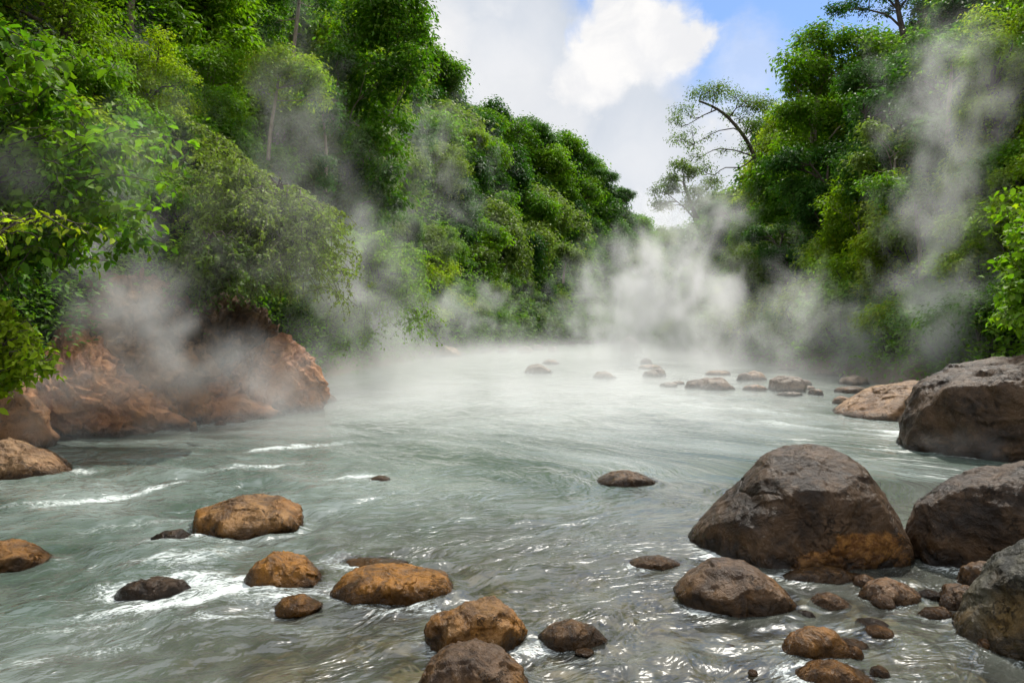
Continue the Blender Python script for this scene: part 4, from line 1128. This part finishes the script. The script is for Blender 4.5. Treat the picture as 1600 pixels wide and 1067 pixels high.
# slender pale trunked trees rising through the canopy
TR = [(600, 360, 40, 'left'), (720, 215, 80, 'left'), (880, 400, 84, 'left'),
      (1480, 90, 26, 'right'), (1530, 150, 24, 'right'), (1395, 240, 30, 'right'), (1440, 300, 26, 'right'), (1345, 330, 34, 'right')]
g = G(450)
WH = ['just right of the big overhanging tree foot', 'right under the far ridge top', 'near the far end above the far stones',
      'below the dark spreading tree', 'behind the tall steam column top', 'beside the bright vine-laden tree', 'low behind the tall steam column', 'in the dark middle of the forest']
for k, (px, py, Y, sd_) in enumerate(TR):
    u = 1067.0 / Y; h = g.uniform(3.0, 5.0) * u; dx = g.uniform(-0.9, 0.9) * u
    tr_ = [(px, py + h), (px + dx * .2, py + h * .6), (px + dx * .7, py + h * .25), (px + dx, py)]
    cl = [(px + dx + g.normal() * u * 1.1, py - g.uniform(-.5, .8) * u, u * g.uniform(.4, .8)) for _ in range(6)]
    custom_tree('slender_tree', f'slender pale-trunked tree on the {sd_} slope, {WH[k]}', 'tree', Y, cl, tr_,
                [[(px + dx * .7, py + h * .25), (px + dx * .7 + g.uniform(-1, 1) * u, py + h * .05)], [(px + dx * .4, py + h * .45), (px + dx * .4 + g.uniform(-1.2, 1.2) * u, py + h * .2)]],
                0.10 + 0.003 * Y, 420, 7, [M_LEAF, M_LEAF_Y, M_LEAF_G][k % 3], M_BARK_P, 460 + k, 0.055 + 0.0015 * Y, 0.04, group=f'slender pale trees on the {sd_} slope', tassels=12, tassel_len=1.5)

# arching broad-leaved branches close on the left
def arching_bush(label, base, ends, leaf, mat, seed, per=46, sag=0.35, stem_r=0.022, wide=0.62, name='arching_shrub', side=3, tb=0.0):
    g = G(seed); base = np.array(base, float)
    root = empty(name, tuple(base))
    paths, CC, DD, tt = [], [], [], []
    for (ex, ey, ez) in ends:
        e = np.array([ex, ey, ez]) - base
        st = g.normal(size=3) * 0.15
        t = np.linspace(0, 1, 16)[:, None]
        mid = e * 0.5 + np.array([0, 0, np.linalg.norm(e) * sag])
        P = (1 - t) ** 2 * st + 2 * t * (1 - t) * mid + t * t * e
        P[1:-1] += g.normal(size=(14, 3)) * 0.02 * np.linalg.norm(e)
        paths.append((P, np.linspace(stem_r, stem_r * 0.2, 16)))
        base_t = g.uniform(0.25, 0.85)
        for s_ in range(side * 2 + 1):
            t0 = g.uniform(0.3, 0.95); i0 = t0 * 15; a0 = P[int(i0)]
            ln = g.uniform(0.25, 0.8) * (0.35 + 0.18 * np.linalg.norm(e))
            dr = g.normal(size=3); dr[2] = -abs(dr[2]) * 0.4 + 0.1; dr /= np.linalg.norm(dr)
            e2 = a0 + dr * ln + np.array([0, 0, -0.35 * ln])
            Q = wavy(a0, e2, 8, 0.05, g, 0.12 * ln)
            paths.append((Q, np.linspace(stem_r * 0.4, stem_r * 0.1, 8)))
            m = int(per * 0.35)
            k = g.uniform(0, 7, m); i_ = k.astype(int).clip(0, 6); fr = (k - i_)[:, None]
            c_ = Q[i_] * (1 - fr) + Q[i_ + 1] * fr + g.normal(size=(m, 3)) * leaf * 0.35
            CC.append(c_); dd = g.normal(size=(m, 3)) + np.array([0, -0.3, 0.2]); DD.append(dd / np.linalg.norm(dd, axis=1)[:, None]); tt.append(np.full(m, base_t) + g.normal(0, 0.1, m))
        m = per
        k = g.uniform(4, 15, m); i_ = k.astype(int).clip(0, 14); fr = (k - i_)[:, None]
        c_ = P[i_] * (1 - fr) + P[i_ + 1] * fr + g.normal(size=(m, 3)) * leaf * 0.4
        CC.append(c_); dd = g.normal(size=(m, 3)) + np.array([0, -0.3, 0.2]); DD.append(dd / np.linalg.norm(dd, axis=1)[:, None]); tt.append(np.full(m, base_t) + g.normal(0, 0.1, m))
    CC, DD, tt = np.vstack(CC), np.vstack(DD), np.concatenate(tt)
    V, Fq = leaves_fine(CC, DD, leaf, g, 0.9, wide, 0.7)
    link('foliage', mesh_from('foliage', V, Fq, mat, False, {'tint': ('FLOAT', np.repeat((tt + tb).clip(0, 1), 7))}), root)
    link('stem', tubes(paths, M_BARK, 'stem', 5), root)
    return tag(root, label, 'shrub')
g = G(500)
def ends_in(box, Y, n, dY=1.2, fn=None):
    out = []
    while len(out) < n:
        px, py = g.uniform(box[0], box[2]), g.uniform(box[1], box[3])
        if fn and not fn(px, py): continue
        out.append(at(px, py, Y + g.uniform(-dY, dY)))
    return out
big = ends_in((-80, 60, 320, 420), 9.6, 95, 1.0, lambda x, y: y > 60 + max(0, (x - 90)) * 0.75 - (40 if 90 < x < 200 else 0) and x < 310 - max(0, y - 300) * 0.35)
arching_bush('big broad-leaved shrub arching over the bank at the left edge', (-9.6, 10.2, 2.0), big, 0.15, M_LEAF, 501, per=60, tb=0.12)
arching_bush('drooping branches with large pale leaves reaching in from the upper left edge', at(-260, 180, 8.5), ends_in((-40, 70, 110, 160), 8.3, 12, 0.5), 0.17, M_LEAF, 502, per=40, tb=0.1)
arching_bush('single spray of bright yellow green leaves over the dark hollow at the left', at(-90, 430, 7.6), [at(135, 352, 7.5), at(140, 366, 7.4), at(110, 345, 7.6), at(60, 372, 7.4), at(40, 350, 7.6)], 0.085, M_LEAF_Y, 503, per=22, side=1, tb=0.35)
arching_bush('bright yellow green bush at the left edge above the red slope', at(-60, 640, 9.0), ends_in((-60, 465, 95, 570), 8.8, 34, 0.6, lambda x, y: y > 450 + max(0, x) * 0.9), 0.11, M_LEAF_Y, 504, per=56, sag=0.2, tb=0.2)
arching_bush('dim green shrub hanging in the hollow between the spray and the yellow bush', at(-120, 400, 10.0), ends_in((-60, 380, 120, 480), 9.8, 22, 0.6), 0.12, M_LEAF_D, 505, per=44)
arching_bush('olive shrub with dry twigs hanging over the dark crag', at(330, 380, 15.5), ends_in((265, 400, 430, 500), 15.2, 46, 0.7, lambda x, y: y < 505 - abs(x - 330) * 0.35), 0.10, M_LEAF_G, 506, per=60, side=4)
arching_bush('pale olive thicket spilling down above the orange shoulder', at(430, 300, 19), ends_in((255, 180, 560, 500), 17.2, 150, 2.2, lambda x, y: y > 225 + abs(x - 310) * 0.6 + 50 * math.sin(x * 0.032 + 1) + 28 * math.sin(x * 0.1) and y < 470 + max(0, x - 380) * 0.4), 0.09, M_LEAF_G, 507, per=90, side=4, tb=0.45, sag=0.08)
arching_bush('fresh green bush low on the left bank, right of the pale olive thicket', at(560, 380, 26), ends_in((450, 350, 700, 545), 24.0, 90, 1.8, lambda x, y: y > 340 + abs(x - 540) * 0.6 + 25 * math.sin(x * 0.06)), 0.12, M_LEAF, 509, per=70, side=4, tb=0.2, sag=0.1)
arching_bush('light green bush cut by the right edge above the tall boulder', at(1680, 520, 13), ends_in((1545, 290, 1700, 520), 12.6, 60, 1.0, lambda x, y: x > 1560 - (y - 290) * 0.05 + abs(y - 400) * 0.12), 0.15, M_LEAF, 508, per=64, tb=0.15)


# ------------------------------------------------------------------ steam and air
def steam_mat(name, dens, scale=0.35, thr=0.42, soft=0.30, stretch=0.6, layer=False):
    m, t, out = new_mat(name)
    tcn = t.node('ShaderNodeTexCoord'); ob = tcn.outputs['Object']
    g_ = t.node('ShaderNodeNewGeometry'); P = g_.outputs['Position']
    mp = t.node('ShaderNodeMapping', ins={'Vector': P, 'Scale': (1, 1, stretch)})
    n = t.noise(mp.outputs[0], scale, 4.0, 0.6, 0.9)
    if layer:
        sx = t.node('ShaderNodeSeparateXYZ', ins={0: ob})
        px_ = t.smooth(t.math('ABSOLUTE', sx.outputs[0]), 0.55, 1.0, 1.0, 0.0)
        py_ = t.smooth(t.math('ABSOLUTE', sx.outputs[1]), 0.35, 1.0, 1.0, 0.0)
        pz_ = t.smooth(sx.outputs[2], -1.0, 1.0, 1.0, 0.0)
        fall = t.math('MULTIPLY', t.math('MULTIPLY', px_, py_), t.math('POWER', pz_, 2.4))
    else:
        wv = t.node('ShaderNodeTexNoise', ins={'Vector': mp.outputs[0], 'Scale': scale * 0.8, 'Detail': 2.0, 'Roughness': 0.6}).outputs['Color']
        wv = t.vmath('MULTIPLY', t.vmath('SUBTRACT', wv, (0.5, 0.5, 0.5)), (1.5, 1.5, 1.5))
        fall = t.math('MULTIPLY', t.smooth(t.vmath('LENGTH', t.vmath('ADD', ob, wv)), 0.0, 0.85, 1.0, 0.0), t.smooth(t.vmath('LENGTH', ob), 0.65, 1.0, 1.0, 0.0))
    w = t.smooth(t.math('ADD', n, t.math('MULTIPLY', t.math('SUBTRACT', fall, 0.5), 0.25)), thr, thr + soft)
    d = t.math('MULTIPLY', t.math('MULTIPLY', w, fall), dens)
    pv = t.node('ShaderNodeVolumePrincipled', ins={'Color': (1, 1, 1, 1), 'Density': d, 'Anisotropy': 0.3})
    t.l.new(pv.outputs[0], out.inputs['Volume'])
    return m
IV, IF = ico(3)
def plume(px, py, Y, rx, rz, depth, dens, label, scale=0.6, thr=0.40, tilt=0.0, stretch=0.8):
    x, y, z = at(px, py, Y); u = Y / F
    m = steam_mat('steam', dens, scale, thr - 0.03, 0.36, stretch)
    o = link('steam', mesh_from('steam', IV * 1.03, IF, m), None, (x, y, z))
    o.scale = (rx * u * 1.45, depth * 1.2, rz * u * 1.45); o.rotation_euler = (0, tilt, 0)
    mx = max(rx * u, rz * u, depth)
    m.cycles.volume_step_rate = 0.7
    return tag(o, label, 'steam', kind='stuff')
PL = [
 (1030, 480, 40, 150, 130, 5, .55, 'thick white column of steam over the middle of the river', .5, .38),
 (1070, 385, 44, 120, 120, 4, .34, 'steam rising above the thick central column', .5, .42),
 (955, 500, 46, 120, 100, 5, .30, 'low bank of steam left of the central column', .55, .42),
 (1125, 520, 34, 140, 90, 4, .36, 'low bank of steam right of the central column', .55, .42),
 (1240, 480, 28, 70, 120, 2.2, .40, 'narrow plume of steam before the right forest', .8, .42),
 (1340, 520, 27, 170, 100, 3, .30, 'drifting steam over the stones of the right bank', .7, .42),
 (1500, 480, 19, 130, 160, 2.5, .50, 'base of the tall steam column at the right', .8, .41),
 (1470, 310, 20, 100, 210, 2.2, .40, 'middle of the tall steam column at the right', .8, .42),
 (1490, 130, 21, 130, 170, 2.2, .30, 'upper wisps of the tall steam column at the right', .8, .43),
 (205, 470, 12.5, 120, 190, 1.3, .75, 'steam rising in front of the brown rock wall at the left', .9, .42),
 (340, 590, 13.0, 230, 100, 1.5, .42, 'steam drifting over the orange rock shoulder', .8, .40),
 (120, 610, 11.5, 170, 90, 1.0, .38, 'thin steam sliding down over the red ochre slope', .9, .40),
 (560, 440, 20, 140, 220, 2.5, .34, 'broad steam plume against the left forest', .7, .43),
 (420, 350, 14.5, 260, 230, 1.2, .17, 'thin veil of steam over the pale olive thicket', .8, .40),
 (150, 260, 8.0, 220, 170, .6, .15, 'faint veil of steam over the broad-leaved shrub', 1.1, .42),
 (450, 200, 21, 120, 230, 1.5, .16, 'thin wisp of steam beside the slender pale trunk', .7, .43),
 (680, 260, 42, 130, 160, 2.5, .13, 'wisp of steam beside the big overhanging tree', .6, .43),
 (740, 490, 48, 110, 90, 3, .24, 'small puff of steam before the far left bank', .6, .43),
 (640, 520, 26, 150, 90, 3, .30, 'low steam drifting off the river before the left forest', .6, .42),
 (1540, 690, 10.6, 180, 50, .8, .40, 'low steam at the foot of the tall boulder', 1.3, .42),
 (40, 680, 11.0, 180, 60, 1.0, .40, 'low steam at the foot of the grey brown rock', 1.3, .42),
 (1090, 330, 60, 120, 60, 3, .16, 'thin steam below the pale round tree', .4, .40),
]
for p_ in PL:
    plume(*p_)
def layer(loc, half, dens, label, scale, thr, rz=0.0):
    v = np.array([(a, b, c_) for a in (-1, 1) for b in (-1, 1) for c_ in (-1, 1)], float)
    f = [(0, 1, 3, 2), (4, 6, 7, 5), (0, 4, 5, 1), (2, 3, 7, 6), (0, 2, 6, 4), (1, 5, 7, 3)]
    m = steam_mat('steam layer', dens, scale, thr, 0.35, 1.0, True)
    m.cycles.volume_step_rate = 0.4
    o = link('steam', mesh_from('steam', v, f, m), None, loc)
    o.scale = half; o.rotation_euler = (0, 0, rz)
    return tag(o, label, 'steam', kind='stuff')
layer((2.5, 42, 1.95), (15, 34, 2.0), 0.058, 'sheet of steam hugging the far half of the river', .42, .36)
layer((-2.5, 19, 1.05), (11, 10, 1.1), 0.15, 'sheet of steam on the water before the left crags', .5, .34)
